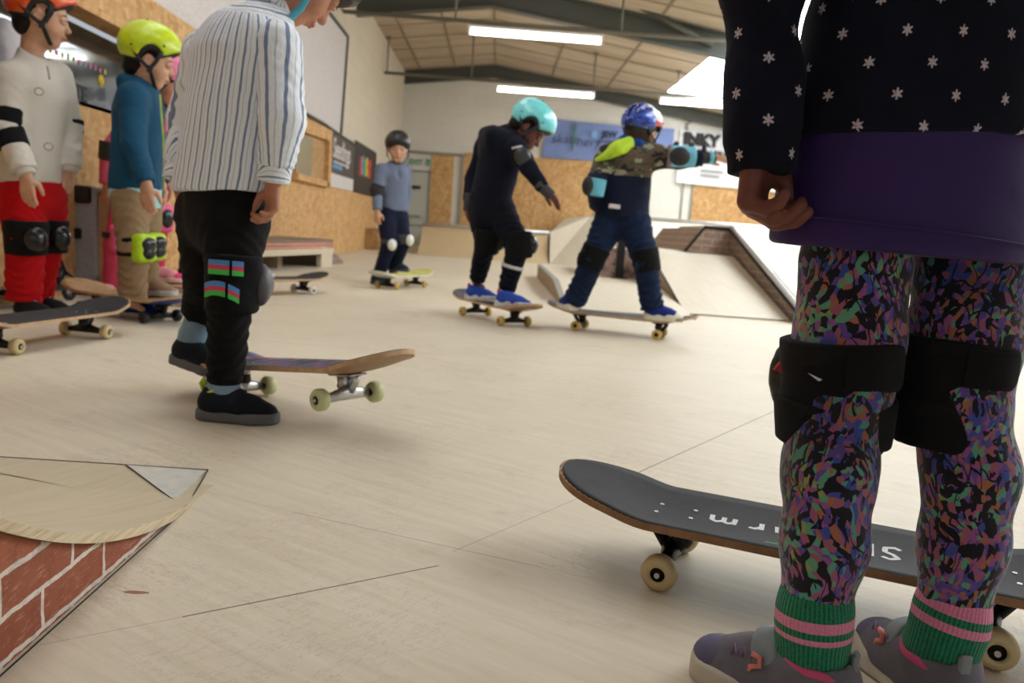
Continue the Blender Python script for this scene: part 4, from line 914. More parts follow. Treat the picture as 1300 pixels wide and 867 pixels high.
def face_parts(body, H, f, u, s=1.0, lidc=(58, 38, 32), lip=(186, 112, 100), look_down=False):
    f = unit(f); u = perp(u, f); r = np.cross(f, u); c = lambda a, b, z: H+(f*a+r*b+u*z)*s
    white = plain('eye_white_%d' % len(bpy.data.materials), (.6, .58, .56, 1), .2); dark = plain('iris_%d' % len(bpy.data.materials), srgb(30, 20, 16), .15)
    hair = plain('brow_hair_%d' % len(bpy.data.materials), srgb(34, 24, 20), .8); lm = plain('lip_%d' % len(bpy.data.materials), srgb(*lip), .45)
    for g in (-1, 1):
        m = MB(); k = -.0015 if look_down else 0
        ell_mesh(m, c(.0805, .030*g, -.0025+k), (f*.0068*s, r*.0115*s, u*.0042*s)); e = m.build('eye', white, body)
        m = MB(); ell_mesh(m, c(.0835, .0305*g, -.0025+k), (f*.0048*s, r*.0048*s, u*.0042*s)); m.build('iris', dark, body)
        m = MB(); m.tube([c(.0835, .0185*g, .002+k), c(.0885, .03*g, .0045+k), c(.081, .0425*g, .0005+k)], .0013*s, 6); m.build('eyelid', hair, body)
        m = MB(); m.tube([c(.083, .014*g, .0185), c(.0835, .028*g, .0225), c(.072, .046*g, .0165)], [.0018*s, .0026*s, .001*s], 6); m.build('eyebrow', hair, body)
    m = MB(); m.tube([c(.082, -.0165, -.0585), c(.0895, -.006, -.0545), c(.0905, 0, -.0558), c(.0895, .006, -.0545), c(.082, .0165, -.0585)], [.0012*s, .0032*s, .003*s, .0032*s, .0012*s], 8)
    m.tube([c(.081, -.0155, -.0590), c(.0875, 0, -.0635), c(.081, .0155, -.0590)], [.0012*s, .0038*s, .0012*s], 8); m.build('lips', lm, body)
def ell_mesh(m, c, ax, n=12):
    a, b, d = [np.asarray(x, float) for x in ax]; vs = []; fs = []
    for i in range(n+1):
        t = PI*i/n
        for j in range(2*n): p = PI*j/n; vs.append(c+d*math.cos(t)+(a*math.cos(p)+b*math.sin(p))*math.sin(t))
    W = 2*n
    for i in range(n):
        for j in range(W): fs.append((i*W+j, i*W+(j+1) % W, (i+1)*W+(j+1) % W, (i+1)*W+j))
    m.add(vs, fs, 0, True)
def helmet(person, H, f, u, s, matl, kind='skate', liner=True, strapc=None, name='helmet', h=.006, rivets=True, chin=True, matf=None):
    f = unit(f); u = perp(u, f); r = np.cross(f, u); c = lambda a, b, z: H+(f*a+r*b+u*z)*s; A = (f, r, u)
    if kind == 'skate':
        q = [ell(c(-.004, 0, .038), V(.118, .096, .098)*s, A), plane(c(.05, 0, .022), unit(-u*1-f*.10)), ell(c(.012, .0, -.012), V(.046, .2, .062)*s, A, op='-', k=.012)]
        q.insert(1, cone(c(.085, -.04, .033), c(.085, .04, .033), .022*s, .022*s, k=.02))
        q[2] = plane(c(0, 0, -.022), -u); q.append(plane(c(.075, 0, .032), unit(f*.62-u*.78), k=.01))
    else:
        q = [ell(c(-.008, 0, .040), V(.125, .092, .092)*s, A), plane(c(0, 0, -.004), -u), ell(c(.02, .0, -.018), V(.05, .2, .05)*s, A, op='-', k=.012), plane(c(.075, 0, .034), unit(f*.62-u*.78), k=.01)]
        for k_ in (-.045, 0, .045):
            q.append(cone(c(-.10, k_*1.1, .09), c(.07, k_*1.1, .13), .011*s, .009*s, op='-', k=.01)); q.append(cone(c(-.14, k_, .03), c(-.10, k_, .085), .011*s, .011*s, op='-', k=.01))
    o = sdf(name, q, h, matl, person, matf=matf)
    if liner:
        ql = [ell(c(-.004, 0, .030), V(.109, .088, .095)*s, A), plane(c(0, 0, -.034), -u), ell(c(.012, 0, -.026), V(.037, .2, .055)*s, A, op='-', k=.01), plane(c(.070, 0, .024), unit(f*.60-u*.80), k=.006)]
        sdf('helmet_liner', ql, h, M['black'], o)
    sc = strapc or M['black']
    if chin:
        for g in (-1, 1):
            j = c(.018, .076*g, -.045); fl = (r, .35)
            m = MB(); m.tube([c(.045, .084*g, .03), c(.034, .080*g, -.008), j, c(.036, .058*g, -.083), c(.046, .02*g, -.106), c(.046, 0, -.107)], .0075*s, 8, flat=fl); m.build('chin_strap', sc, o)
            m = MB(); m.tube([c(-.055, .078*g, .01), c(-.03, .079*g, -.016), j], .0065*s, 8, flat=fl); m.build('side_strap', sc, o)
            m = MB(); m.obox(j, f, r, u, (.010*s, .0045*s, .013*s), 0, .003); m.build('strap_adjuster', M['black'], o)
    if rivets:
        for a, b, z in ((.055, .09, .052), (-.06, .088, .02), (-.03, .03, .133)):
            for g in (-1, 1):
                p = V(a, b*g, z-.038)/V(.118, .096, .098); p = p/np.linalg.norm(p)*V(.118, .096, .098)+V(-.004, 0, .038)
                m = MB(); w_ = H+(f*p[0]+r*p[1]+u*p[2])*s; ell_mesh(m, w_, (f*.004*s, r*.004*s, u*.004*s), 6); m.build('rivet', M['black'], o)
    return o
def shoe(person, heel, toe, up=UP, mat=None, sole=None, L=.19, w=.034, top=.075, lace=None, name='shoe', h=.0045, band=None, collar=None, toecap=None, sh_=.027):
    """heel / toe: points on the ground under heel and toe tip"""
    heel = np.asarray(heel, float); toe = np.asarray(toe, float); d = unit(toe-heel); up = perp(up, d); sd = np.cross(up, d); L = np.linalg.norm(toe-heel)
    T = lambda a, b, z: heel+d*a*L+sd*b+up*z
    q = [cone(T(.17, 0, .040), T(.30, 0, .042), w*.90, w*.92), cone(T(.30, 0, .036), T(.62, 0, .030), w*.94, w*.94, k=.03), cone(T(.60, 0, .028), T(.84, 0, .024), w*.97, w*.84, k=.03, fl=(up, .8)),
         cone(T(.22, 0, .045), T(.26, 0, top), w*.90, w*.86, capb=True, k=.02), cone(T(.4, 0, .052), T(.64, 0, .036), w*.62, w*.5, k=.02), plane(T(0, 0, .022), -up)]
    o = sdf(name, q, h, mat, person)
    qs = [cone(T(.165, 0, .0), T(.40, 0, .0), w*1.04, w*1.0, k=.02, fl=(up, 4)), cone(T(.40, 0, 0), T(.72, 0, .0), w*1.0, w*1.14, k=.02, fl=(up, 4)), cone(T(.72, 0, 0), T(.845, 0, 0), w*1.14, w*.98, k=.02, fl=(up, 4)), plane(T(0, 0, sh_), up, k=.003), plane(T(0, 0, 0), -up, k=.003)]
    sdf('sole', qs, h, sole, o)
    if lace is not None:
        m = MB()
        for i, a in enumerate((.47, .54, .61, .68)):
            z = .092-(a-.4)*.13; z = min(z, .083); m.tube([T(a, -.018, z-.018), T(a+.01, 0, z-.004), T(a, .018, z-.018)], .0026, 6)
        m.build('laces', lace, o)
    if band is not None:
        m = MB(); a = .44; m.tube([T(a, -w*.98, .03), T(a, -w*.72, .068), T(a, 0, .0855), T(a, w*.72, .068), T(a, w*.98, .03)], .013, 8, flat=(d, 1.0)); 
        q2 = [cone(T(.40, 0, .038), T(.52, 0, .034), w*1.06, w*1.06, capa=True, capb=True), cone(T(.40, 0, .054), T(.52, 0, .048), w*.70, w*.66, capa=True, capb=True), plane(T(0, 0, .028), -up)]
        sdf('hook_strap', q2, h, band, o)
    if collar is not None:
        m = MB(); n = 20; m.tube([T(.25+.175*math.cos(2*PI*i/n), w*.80*math.sin(2*PI*i/n), top+.002+.012*math.cos(2*PI*i/n)) for i in range(n)]+[T(.425, 0, top+.014)], .0055, 8, caps=False); m.build('collar', collar, o)
        m = MB(); m.tube([T(.07, 0, top-.006), T(.02, 0, top+.014), T(.05, 0, top+.026), T(.085, 0, top+.008)], .005, 6, flat=(sd, 1.5)); m.build('heel_tab', collar, o)
    if toecap is not None:
        sdf('toe_cap', [cone(T(.72, 0, .028), T(.845, 0, .023), w*1.0, w*.90, fl=(up, .82)), plane(T(0, 0, .0255), -up), plane(T(.76, 0, 0), -d)], h, toecap, o)
    return o
def kneepad(person, kn, an, fwd, r=.06, mat=None, shell=None, name='knee_pad', h=.006, up=None, wrap=.13, shellmat=None, capr=(.028, .036, .05), straps=None, trim=None):
    a = unit(np.asarray(up if up is not None else kn-an, float)); f = perp(fwd, a); s = np.cross(a, f)
    q = [cone(kn+a*wrap*.5, kn-a*wrap*.5, r, r*.92, capa=True, capb=True), cone(kn+a*wrap*.5+f*.012, kn-a*wrap*.45+f*.012, r*.9, r*.82, capa=True, capb=True, k=.01)]
    o = sdf(name, q, h, mat, person, nz=(.002, 40))
    if trim is not None:
        sdf('pad_front', [rbox(kn+f*(r*.80), (.024, r*.88, wrap*.58), (f, s, a), .02), ell(kn+f*(r*.85), V(.03, r*.9, wrap*.5), (f, s, a), k=.02)], h, trim, o)
    sdf('pad_cap', [ell(kn+f*(r*.93+.008), V(*capr), (f, s, a)), ell(kn+f*(r*.9+.02), V(capr[0]*.8, capr[1]*.6, capr[2]*.62), (f, s, a), k=.008)], h, shell or M['blackgloss'], o)
    return o
def elbowpad(person, el, a, b, outd, r=.045, mat=None, shell=None, L=.11, h=.005, name='elbow_pad', trimw=None):
    ax = unit(np.asarray(b, float)-np.asarray(a, float)); f = perp(outd, ax); s = np.cross(ax, f)
    o = sdf(name, [cone(el-ax*L*.5, el+ax*L*.5, r, r*.92, capa=True, capb=True)], h, mat, person, nz=(.0015, 60))
    sdf('pad_cap', [ell(el+f*(r*.85), V(.022, .030, .038), (f, s, ax))], h, shell or M['blackgloss'], o)
    return o
def torso(J, fwd, g=0, rp=.108, rc=.108, rs=.046, fl=.74, belly=0):
    f = (unit(fwd), fl); mid = (J['pel']+J['ch'])/2
    q = [cone(J['pel'], mid, rp+g, (rp+rc)/2+g-.004+belly, fl=f), cone(mid, J['ch'], (rp+rc)/2+g-.004+belly, rc+g, fl=f, k=.03), cone(J['sh'][0], J['sh'][1], rs+g*.8, rs+g*.8, k=.05), cone(J['ch'], J['nk'], rc*.72+g, .048+g, fl=f, k=.04)]
    return q
def bodymesh(person, J, f, u, skin, hands, fwd, s=1.0, h=.0055, legs=True, neck=True, hs=1.0):
    q = torso(J, fwd, -.022)
    if legs:
        for i in (0, 1): q += [cone(J['hip'][i], J['kn'][i], .048, .034), cone(J['kn'][i], J['an'][i], .032, .021, k=.03), cone(J['an'][i], J['an'][i]+V(0, 0, -.026)+J['toe'][i]*.045, .018, .012)]
    for i in (0, 1):
        q += [cone(J['sh'][i], J['el'][i], .033, .027), cone(J['el'][i], J['wr'][i], .027, .019, k=.03)]
        if hands[i] is not None: q += hands[i]
    un = perp(u, f); H = J['hd']
    q += [cone(J['nk'], H-un*.045*s-unit(f)*.012*s, .040*s, .041*s, k=.02)]
    q += head_prims(H, f, u, s)
    return sdf('body', q, h, skin, person, relax=1)
def toes(v): return unit(V(*v))
def mk(**k): return k
def arms(J, i, r0=.044, r1=.038, r2=.032, end=.96, fold=(.003, 5, 0), k=.03):
    w = J['el'][i]+(J['wr'][i]-J['el'][i])*end
    return [cone(J['sh'][i], J['el'][i], r0, r1, k=k, fold=fold), cone(J['el'][i], w, r1, r2, k=.02, fold=(fold[0], fold[1], fold[2]+1) if fold else None, capb=True)]
def legs(J, i, r0=.070, r1=.056, r2=.045, end=.93, fold=(.003, 5, 0), mid=None):
    a = J['kn'][i]+(J['an'][i]-J['kn'][i])*end
    return [cone(J['hip'][i], J['kn'][i], r0, r1, fold=fold, k=.03), cone(J['kn'][i], a, r1, r2, fold=(fold[0]*1.3, fold[1]+2, fold[2]+2) if fold else None, capb=True, k=.02)]
H_ = .007   # cloth cell for figures in the middle distance

# ---------------------------------------------------------------- the girl in the foreground
def girl():
    Y0 = .9; J = {}
    J['pel'] = P(1157, 215, .90); J['ch'] = J['pel']+V(.02, .01, .235); J['nk'] = J['ch']+V(.01, .01, .10); J['hd'] = J['nk']+V(.01, .03, .125)
    J['sh'] = [P(1012, -150, .89), J['ch']*2-P(1012, -150, .89)]; J['sh'][0][2] = J['ch'][2]+.055; J['sh'][1] = V(2*J['ch'][0]-J['sh'][0][0], J['sh'][0][1]+.02, J['sh'][0][2])
    J['el'] = [P(968, -22, .89), V(0, 0, 0)]; J['el'][1] = V(2*J['ch'][0]-J['el'][0][0]+.03, .95, J['el'][0][2])
    J['wr'] = [P(967, 180, .87), V(0, 0, 0)]; J['wr'][1] = V(2*J['ch'][0]-J['wr'][0][0]+.02, .97, J['wr'][0][2])
    J['hip'] = [P(1092, 300, .90), P(1228, 300, .91)]; J['kn'] = [P(1068, 492, .875), P(1214, 496, .885)]; J['an'] = [P(1031, 846, .842), P(1190, 838, .868)]
    td = [unit(V(-.833, .552, 0)), unit(V(-.12, .99, 0))]; J['toe'] = td
    fwd = V(.05, 1, 0); r = root('person', (J['pel'][0], .9, 0), 'girl seen from behind in starry navy top and multicoloured leggings, closest to the camera', 'person')
    hl = hand(J['wr'][0]+V(-.002, 0, .0), (-.02, 0, -1), (.86, -.50, 0), (.50, .86, 0), 1.04, curl=(1.05, .95, 1.0, 1.12), thumb=.75, jw=(1.15, .70, .55), k=.0025)
    hr = hand(J['wr'][1], (0, 0, -1), (-.88, -.1, 0), (.1, .9, 0), .98, curl=.4)
    b = bodymesh(r, J, unit(V(-.1, 1, -.1)), UP, M['skin_dark'], [hl, hr], fwd, h=.0035)
    face_parts(b, J['hd'], unit(V(-.1, 1, -.1)), UP)
    sdf('hair', [ell(J['hd']+V(0, -.02, .02), V(.085, .098, .092)), cone(J['hd']+V(0, -.06, 0), J['nk']+V(0, -.045, -.02), .06, .035), ell(J['hd']+V(0, .085, -.02), V(.06, .05, .07), op='-')], .006, fabric('dark_brown_hair', srgb(46, 30, 24), .6), r, nz=(.003, 60))
    # leggings: shards of colour on black
    t = NT('shard_print_leggings'); v = t.obj(); wv = t.noise(v, 7, 3, .6, 1); vv = t.n('ShaderNodeVectorMath', operation='MULTIPLY_ADD'); t.l(wv, vv.inputs[0]); vv.inputs[1].default_value = (.09, .09, .09); t.l(v, vv.inputs[2]); vv = vv.outputs[0]
    m1 = t.mapping(vv, (1.0, 1.0, .62), (.5, .3, .7)); cell = t.vor(m1, 185); hs_ = t.sep(cell)
    hue = t.math('ADD', t.math('MULTIPLY', hs_[0], .45), t.math('MULTIPLY', t.noise(v, 14, 2), .75))
    pal = t.ramp(hue, [(.22, srgb(84, 146, 138)), (.34, srgb(60, 78, 156)), (.44, srgb(96, 72, 146)), (.54, srgb(142, 84, 138)), (.62, srgb(152, 88, 108)), (.69, srgb(160, 100, 74)), (.74, srgb(92, 150, 122)), (.86, srgb(140, 148, 92))], 'CONSTANT')
    blk = t.math('LESS_THAN', t.math('ADD', t.math('MULTIPLY', hs_[1], .55), t.math('MULTIPLY', t.noise(t.mapping(v, (1, 1, .55), (.2, .5, .3)), 22, 4, .7), .8)), .60)
    c = t.mix(blk, pal, srgb(20, 18, 30))
    ln = t.vor(t.mapping(vv, (1.3, 1.3, .2), (.9, .4, 0)), 60, 'Distance', 'DISTANCE_TO_EDGE'); band = t.math('MULTIPLY', t.math('LESS_THAN', ln, .035), t.math('GREATER_THAN', t.noise(v, 12, 2), .52))
    c = t.mix(band, c, srgb(16, 14, 22)); c = t.mix(t.math('MULTIPLY', t.ramp(t.noise(v, 6, 2), [(.52, (0, 0, 0, 1)), (.66, (1, 1, 1, 1))]), .55), c, srgb(18, 16, 24))
    t.base(c); t.rough(.85); t.b.inputs['Sheen Weight'].default_value = .3; t.b.inputs['Specular IOR Level'].default_value = .2; leg_m = t.m
    q = [cone(J['pel']+V(0, 0, .06), J['pel']+V(0, 0, -.03), .115, .112, fl=(fwd, .8), capb=True, k=.004)]
    pts = [([P(1086, 330, .9), P(1077, 430, .885), P(1064, 495, .875), P(1052, 600, .855), P(1046, 690, .85), P(1034, 777, .845)], [.0590, .0545, .051, .0455, .0425, .0360]),
           ([P(1233, 330, .91), P(1224, 430, .895), P(1212, 495, .885), P(1231, 600, .870), P(1222, 690, .87), P(1207, 783, .868)], [.0595, .0560, .0520, .0460, .0425, .0360])]
    for pp, rr in pts:
        for i in range(5): q.append(cone(pp[i], pp[i+1], rr[i], rr[i+1], k=.02 if i else .008, capb=(i == 4), fold=(.0012, 3, i) if i in (0, 1) else None))
    lg = sdf('leggings', q, .0045, leg_m, r, nz=(.0009, 70))
    for pp, rr in pts:
        d = unit(pp[5]-pp[4]); m = MB(); u_ = perp(V(1, 0, 0), d); w_ = np.cross(d, u_); R = rr[5]+.0006
        m.tube([pp[5]-d*.016+(u_*math.cos(a)+w_*math.sin(a))*(R+.0006) for a in np.linspace(0, 2*PI, 30)], .0011, 5, caps=False); m.build('hem_stitch', fabric('dark_stitching_%d' % len(bpy.data.materials), srgb(40, 30, 60)), lg)
    # knee supports seen from behind: two wide straps each, joined by netting at the back
    bk = fabric('black_neoprene', srgb(20, 19, 21), .9, .2, 30, 500)
    bk2 = fabric('black_hook_strap', srgb(26, 25, 26), .95, .3, 50, 700)
    for i, (c0, c1, tilt) in enumerate(((P(1073, 470, .878), P(1060, 520, .872), -.10), (P(1214, 472, .887), P(1208, 515, .885), .03))):
        d = unit(V(.02, 0, -1)); mid = (c0+c1)/2
        o = sdf('knee_pad', [cone(mid+V(-.002, .003, .046), mid+V(-.005, .003, -.064), .0600, .0555, capa=True, capb=True), cone(mid+V(0, .05, .04), mid+V(0, .05, -.05), .045, .042, capa=True, capb=True, k=.02)], .0045, bk, r, nz=(.0012, 50))
        sdf('pad_cap', [ell(mid+V(-.004, .086, 0), V(.046, .022, .058))], .006, M['blackgloss'], o)
        for j, (off, hh, tl) in enumerate(((.030, .026, tilt), (-.034, .026, tilt*1.2+.06 if i == 0 else .0))):
            n = unit(V(tl, 0, 1)); ctr = mid+V(0, .008, off)
            sdf('pad_strap', [cone(ctr+n*hh, ctr-n*hh, .0645, .0625 if j == 0 else .060, capa=True, capb=True, fl=(V(0, 1, 0), 1.0))], .004, bk2, o, nz=(.0009, 45))
        # loose end of the strap with a stitched rounded tip
        sgn = 1 if i == 1 else 1; m = MB(); n = unit(V(tilt, 0, 1)); pts_ = []
        for a in np.linspace(-1.9, -.9 if i == 1 else -1.0, 14): pts_.append(mid+V(0, .008, .030)+V(math.cos(a), math.sin(a), -tilt*math.cos(a))*.0665)
        m.tube(pts_, .0195, 8, flat=((0, 0, 1), 1.0)) if False else None
        vs = []; fs = []
        for kx, p in enumerate(pts_):
            hh = .020*(1 if kx < 11 else math.sqrt(max(.04, 1-((kx-10)/3.4)**2))); c_ = mid+V(0, .008, 0)
            rad = unit(V(p[0]-c_[0], p[1]-c_[1], 0)); vs += [p+n*hh, p-n*hh, p+n*hh-rad*.004, p-n*hh-rad*.004]
        for kx in range(len(pts_)-1): a = 4*kx; fs += [(a, a+1, a+5, a+4), (a, a+4, a+6, a+2), (a+1, a+3, a+7, a+5)]
        fs += [(0, 2, 3, 1), (len(vs)-4, len(vs)-3, len(vs)-1, len(vs)-2)]
        m.add(vs, fs); m.build('strap_end', bk, o)
        if i == 0:
            m = MB(); m.prism([P(1027, 474, .815), P(1044, 482, .812), P(1040, 484, .812)], V(0, .004, 0)); m.build('care_tag', M['panel_white'], o)
            m = MB(); m.prism([P(983, 470, .87), P(991, 460, .87), P(994, 474, .87)], V(0, .006, 0)); m.build('red_tab', plain('red_tab', srgb(150, 30, 30), .7), o)
    # netting between the two straps
    # tops: long purple shirt under the starry one
    pur = fabric('purple_jersey', srgb(44, 22, 84), .7, .15, 6, 600, .35)
    tp = P(1157, 324, .9)[2]; cx = J['pel'][0]
    q = [cone(V(cx, .905, tp-.02), V(cx, .905, J['pel'][2]+.05), .141, .134, fl=(fwd, .72), fold=(.0016, 1.2, 2)), plane(V(cx, .9, tp), unit(V(-.02, 0, -1)))]
    sh = sdf('shirt', q, .005, pur, r, nz=(.0008, 30))
    m = MB(); m.tube([V(cx+.1435*math.cos(a), .905+.1435*.72*math.sin(a), tp+.0235+.07*-math.cos(a)*.14) for a in np.linspace(0, 2*PI, 50)], .0013, 6, caps=False); m.build('hem_seam', pur, sh)
    # starry top
    t = NT('navy_velour_with_silver_stars'); a = t.attr('pat'); s = t.sep(a); P_ = .067; R_ = .0305
    row = t.math('DIVIDE', s[1], R_); rf = t.math('FLOOR', row); odd = t.math('MODULO', t.math('ABSOLUTE', rf), 2.0)
    uu = t.math('ADD', t.math('DIVIDE', s[0], P_), t.math('MULTIPLY', odd, .5)); fu = t.math('SUBTRACT', t.math('FRACT', t.math('ADD', uu, 50)), .5); fv = t.math('SUBTRACT', t.math('SUBTRACT', row, rf), .5)
    X = t.math('MULTIPLY', fu, P_); Yy = t.math('MULTIPLY', fv, R_); rad = t.math('SQRT', t.math('ADD', t.math('MULTIPLY', X, X), t.math('MULTIPLY', Yy, Yy))); th = t.math('ARCTAN2', X, Yy)
    pk = t.math('POWER', t.math('ABSOLUTE', t.math('COSINE', t.math('MULTIPLY', th, 3.0))), 2.0)
    star = t.math('LESS_THAN', rad, t.math('MULTIPLY_ADD', pk, .0033, .0028))
    star = t.math('MULTIPLY', star, t.math('GREATER_THAN', t.math('ADD', t.noise(t.obj(), 700, 2), 0), .40))
    t.base(t.mix(star, t.ramp(t.noise(t.obj(), 16, 3), [(.3, srgb(15, 15, 26)), (.7, srgb(21, 22, 38))]), srgb(196, 184, 192)))
    t.rough(.9); t.b.inputs['Sheen Weight'].default_value = .02; t.b.inputs['Specular IOR Level'].default_value = .15; t.bump(t.noise(t.obj(), 700, 1), .2, .0006); starm = t.m
    hz = P(1157, 180, .9)[2]
    Jt = dict(J); Jt['sh'] = [J['sh'][0]*.85+J['sh'][1]*.15, J['sh'][1]*.85+J['sh'][0]*.15]
    q = [cone(V(cx, .905, hz-.03), J['ch']+V(0, 0, .0), .148, .132, fl=(fwd, .70), fold=(.0018, 1.5, 1)), cone(J['ch'], J['nk'], .105, .055, fl=(fwd, .7), k=.05), cone(Jt['sh'][0], Jt['sh'][1], .05, .05, k=.05), plane(V(cx, .9, hz), unit(V(.05, 0, -1))),
         ell(J['nk']+V(0, 0, .03), V(.055, .055, .04), op='-')]
    top = sdf('starry_top', q, .005, starm, r, nz=(.0012, 28), frame=(V(cx+.012, .905, hz+.018), UP, V(0, -1, 0), .140))
    for i in (0, 1):
        e = J['wr'][i]; ax = unit(e-J['el'][i]); e = e+ax*(.033 if i == 0 else .01); sgn = -1 if i == 0 else 1
        q = [cone(J['sh'][i], J['el'][i], .05, .043, k=.03, fold=(.002, 4, 1)), cone(J['el'][i], e, .0375, .0345, capb=True, k=.02, fold=(.0018, 5, i+2)), cone(J['el'][i]+(e-J['el'][i])*.5+V(.004, 0, 0), J['el'][i]+(e-J['el'][i])*.75, .037, .036, k=.02)]
        sdf('sleeve', q, .0045, starm, top, nz=(.0008, 40), frame=(e, unit(J['el'][i]-e), V(-.15, -1, 0), .040))
        # purple and black elbow guard
        el = J['el'][i]+V(0, 0, .0)
        o = sdf('elbow_pad', [cone(el+V(0, 0, .07), el+V(0, -.0, -.018), .048, .044, capa=True, capb=True, fold=(.002, 3, 1))], .0045, bk, r)
        sdf('pad_panel', [rbox(el+V(.0, -.042, .022), (.046, .008, .034), np.eye(3), .012)], .004, fabric('plum_pad_cover_%d' % i, srgb(62, 26, 70), .6), o)
        m = MB(); m.tube([el+V(-.052, -.03, .05), el+V(-.062, -.032, .012), el+V(-.060, -.03, -.012)], [.012, .011, .009], 6, flat=((1, 0, 0), .3)); m.build('strap_end', bk2, o)
    # socks: ribbed green with two pink hoops
    for i in (0, 1):
        hemp, d = (pts[i][0][5], unit(pts[i][0][5]-pts[i][0][4])); an = J['an'][i]; ax = unit(hemp-an)
        t = NT('green_ribbed_sock_%d' % i); a = t.attr('pat'); s = t.sep(a)
        rib = t.math('SINE', t.math('MULTIPLY', s[0], 1500)); hoop = t.math('ADD', t.math('MULTIPLY', t.math('GREATER_THAN', s[1], -.0080), t.math('LESS_THAN', s[1], .0035)), t.math('MULTIPLY', t.math('GREATER_THAN', s[1], -.0215), t.math('LESS_THAN', s[1], -.0155)))
        if i == 1: hoop = t.math('ADD', t.math('MULTIPLY', t.math('GREATER_THAN', s[1], -.0065), t.math('LESS_THAN', s[1], .0035)), t.math('GREATER_THAN', s[1], .0125))
        n = t.noise(t.obj(), 500, 2); g = t.ramp(t.math('ADD', t.math('MULTIPLY', rib, .18), n), [(.3, srgb(10, 84, 58)), (.6, srgb(26, 128, 92))])
        t.base(t.mix(hoop, g, t.ramp(n, [(.3, srgb(206, 116, 150)), (.7, srgb(226, 142, 172))]))); t.rough(.95); t.bump(t.math('ADD', rib, n), .6, .0009); t.b.inputs['Sheen Weight'].default_value = .1
        q = [cone(hemp-d*.05, hemp+d*.012, .0350, .0362), cone(hemp, an+V(0, 0, .006), .0365, .0345, k=.02), cone(an, an+V(0, 0, -.02)+td[i]*.07, .034, .026, k=.02)]
        sdf('sock', q, .004, t.m, r, frame=(hemp, ax, V(0, -1, 0), .036))
    # trainers: grey mesh, pink padded collar, zig-zag print and a hook strap
    gm = fabric('grey_trainer_mesh', srgb(104, 100, 108), .85, .2, 30, 800); sm = plain('off_white_rubber', srgb(186, 178, 164), .6)
    pk_ = fabric('pink_padded_lining', srgb(200, 84, 122), .9, .12, 30, 500); st = fabric('grey_hook_strap', srgb(128, 134, 138), .8); lc = fabric('pale_laces', srgb(150, 160, 166), .8); zg = plain('mauve_zigzag_print', srgb(150, 110, 150), .6)
    for i in (0, 1):
        an = J['an'][i]; d = td[i]; heel = V(an[0], an[1], 0)-d*.048; toe = heel+d*.168; sd = np.cross(UP, d); L = .174
        T = lambda a, b, z: heel+d*a*L+sd*b+UP*z
        w = .036
        q = [cone(T(.18, 0, .034), T(.34, 0, .038), w*.93, w*.96), cone(T(.30, 0, .034), T(.62, 0, .028), w*.98, w*.98, k=.03), cone(T(.60, 0, .028), T(.84, 0, .025), w*1.02, w*.88, k=.03, fl=(UP, .74)), cone(T(.24, 0, .042), T(.27, 0, .059), w*1.1, w*1.10, capb=True, k=.02), cone(T(.36, 0, .048), T(.62, 0, .034), w*.8, w*.6, k=.02), plane(T(0, 0, .016), -UP),
             cone(T(.25, 0, .06), T(.25, 0, .13), w*.93, w*1.0, op='-', k=.004)]
        s_ = sdf('shoe', q, .0035, gm, r)
        m = MB(); n = 40; pp = []
        for k in range(n+1):
            a = 2*PI*k/n; pp.append(T(.255+.215*math.cos(a), w*1.04*math.sin(a), .0605+.013*math.cos(a)+.005*math.cos(3*a)))
        m.tube(pp, .0055, 10, caps=False); m.build('padded_collar', pk_, s_)
        qs = [cone(T(.165, 0, .0), T(.40, 0, .0), w*1.03, w*.99, k=.02, fl=(UP, 3)), cone(T(.40, 0, 0), T(.72, 0, .0), w*.99, w*1.12, k=.02, fl=(UP, 3)), cone(T(.72, 0, 0), T(.85, 0, 0.0), w*1.12, w*.96, k=.02, fl=(UP, 3)), plane(T(0, 0, .030), UP, k=.003), plane(T(0, 0, 0), -UP, k=.003)]
        sdf('sole', qs, .004, sm, s_)
        sdf('toe_cap', [cone(T(.72, 0, .029), T(.85, 0, .026), w*1.01, w*.92, fl=(UP, .76)), plane(T(0, 0, .026), -UP), plane(T(.78, 0, 0), -d)], .004, fabric('mauve_toe_guard_%d' % i, srgb(96, 92, 116), .6), s_)
        sdf('hook_strap', [cone(T(.46, 0, .037), T(.57, 0, .033), w*1.05, w*1.05, capa=True, capb=True), cone(T(.46, 0, .051), T(.57, 0, .045), w*.84, w*.78, capa=True, capb=True), plane(T(0, 0, .035), -UP)], .004, st, s_)
        m = MB()
        for a in (.60, .65, .70, .75): z = .100-(a-.4)*.150; m.tube([T(a, -.020, z-.016), T(a+.008, 0, z-.0035), T(a, .020, z-.016)], .0026, 6)
        m.build('laces', lc, s_)
        side = sd if sd.dot(V(0, -1, 0)) > 0 else -sd; g = 1 if side.dot(sd) > 0 else -1
        m = MB(); zz = []
        for k in range(9): a = .50+.032*k; zz.append(T(a, g*(w*1.0-.001*k), .062 if k % 2 else .040))
        m.tube(zz, .0016, 5); m.build('zigzag_print', zg, s_)
        m = MB(); cpt = [T(.60, g*w*1.045, .062), T(.55, g*w*1.05, .060), T(.545, g*w*1.055, .051), T(.60, g*w*1.055, .047), T(.61, g*w*1.05, .037), T(.55, g*w*1.045, .033)]
        m.tube(cpt, .0034, 6); m.build('side_logo', plain('coral_side_logo_%d' % i, srgb(206, 120, 110), .6), s_)
        m = MB(); m.obox(T(.035, 0, .062), d, sd, UP, (.004, .008, .020), 0, .003); m.build('heel_tab', st, s_)
    return r
girl()
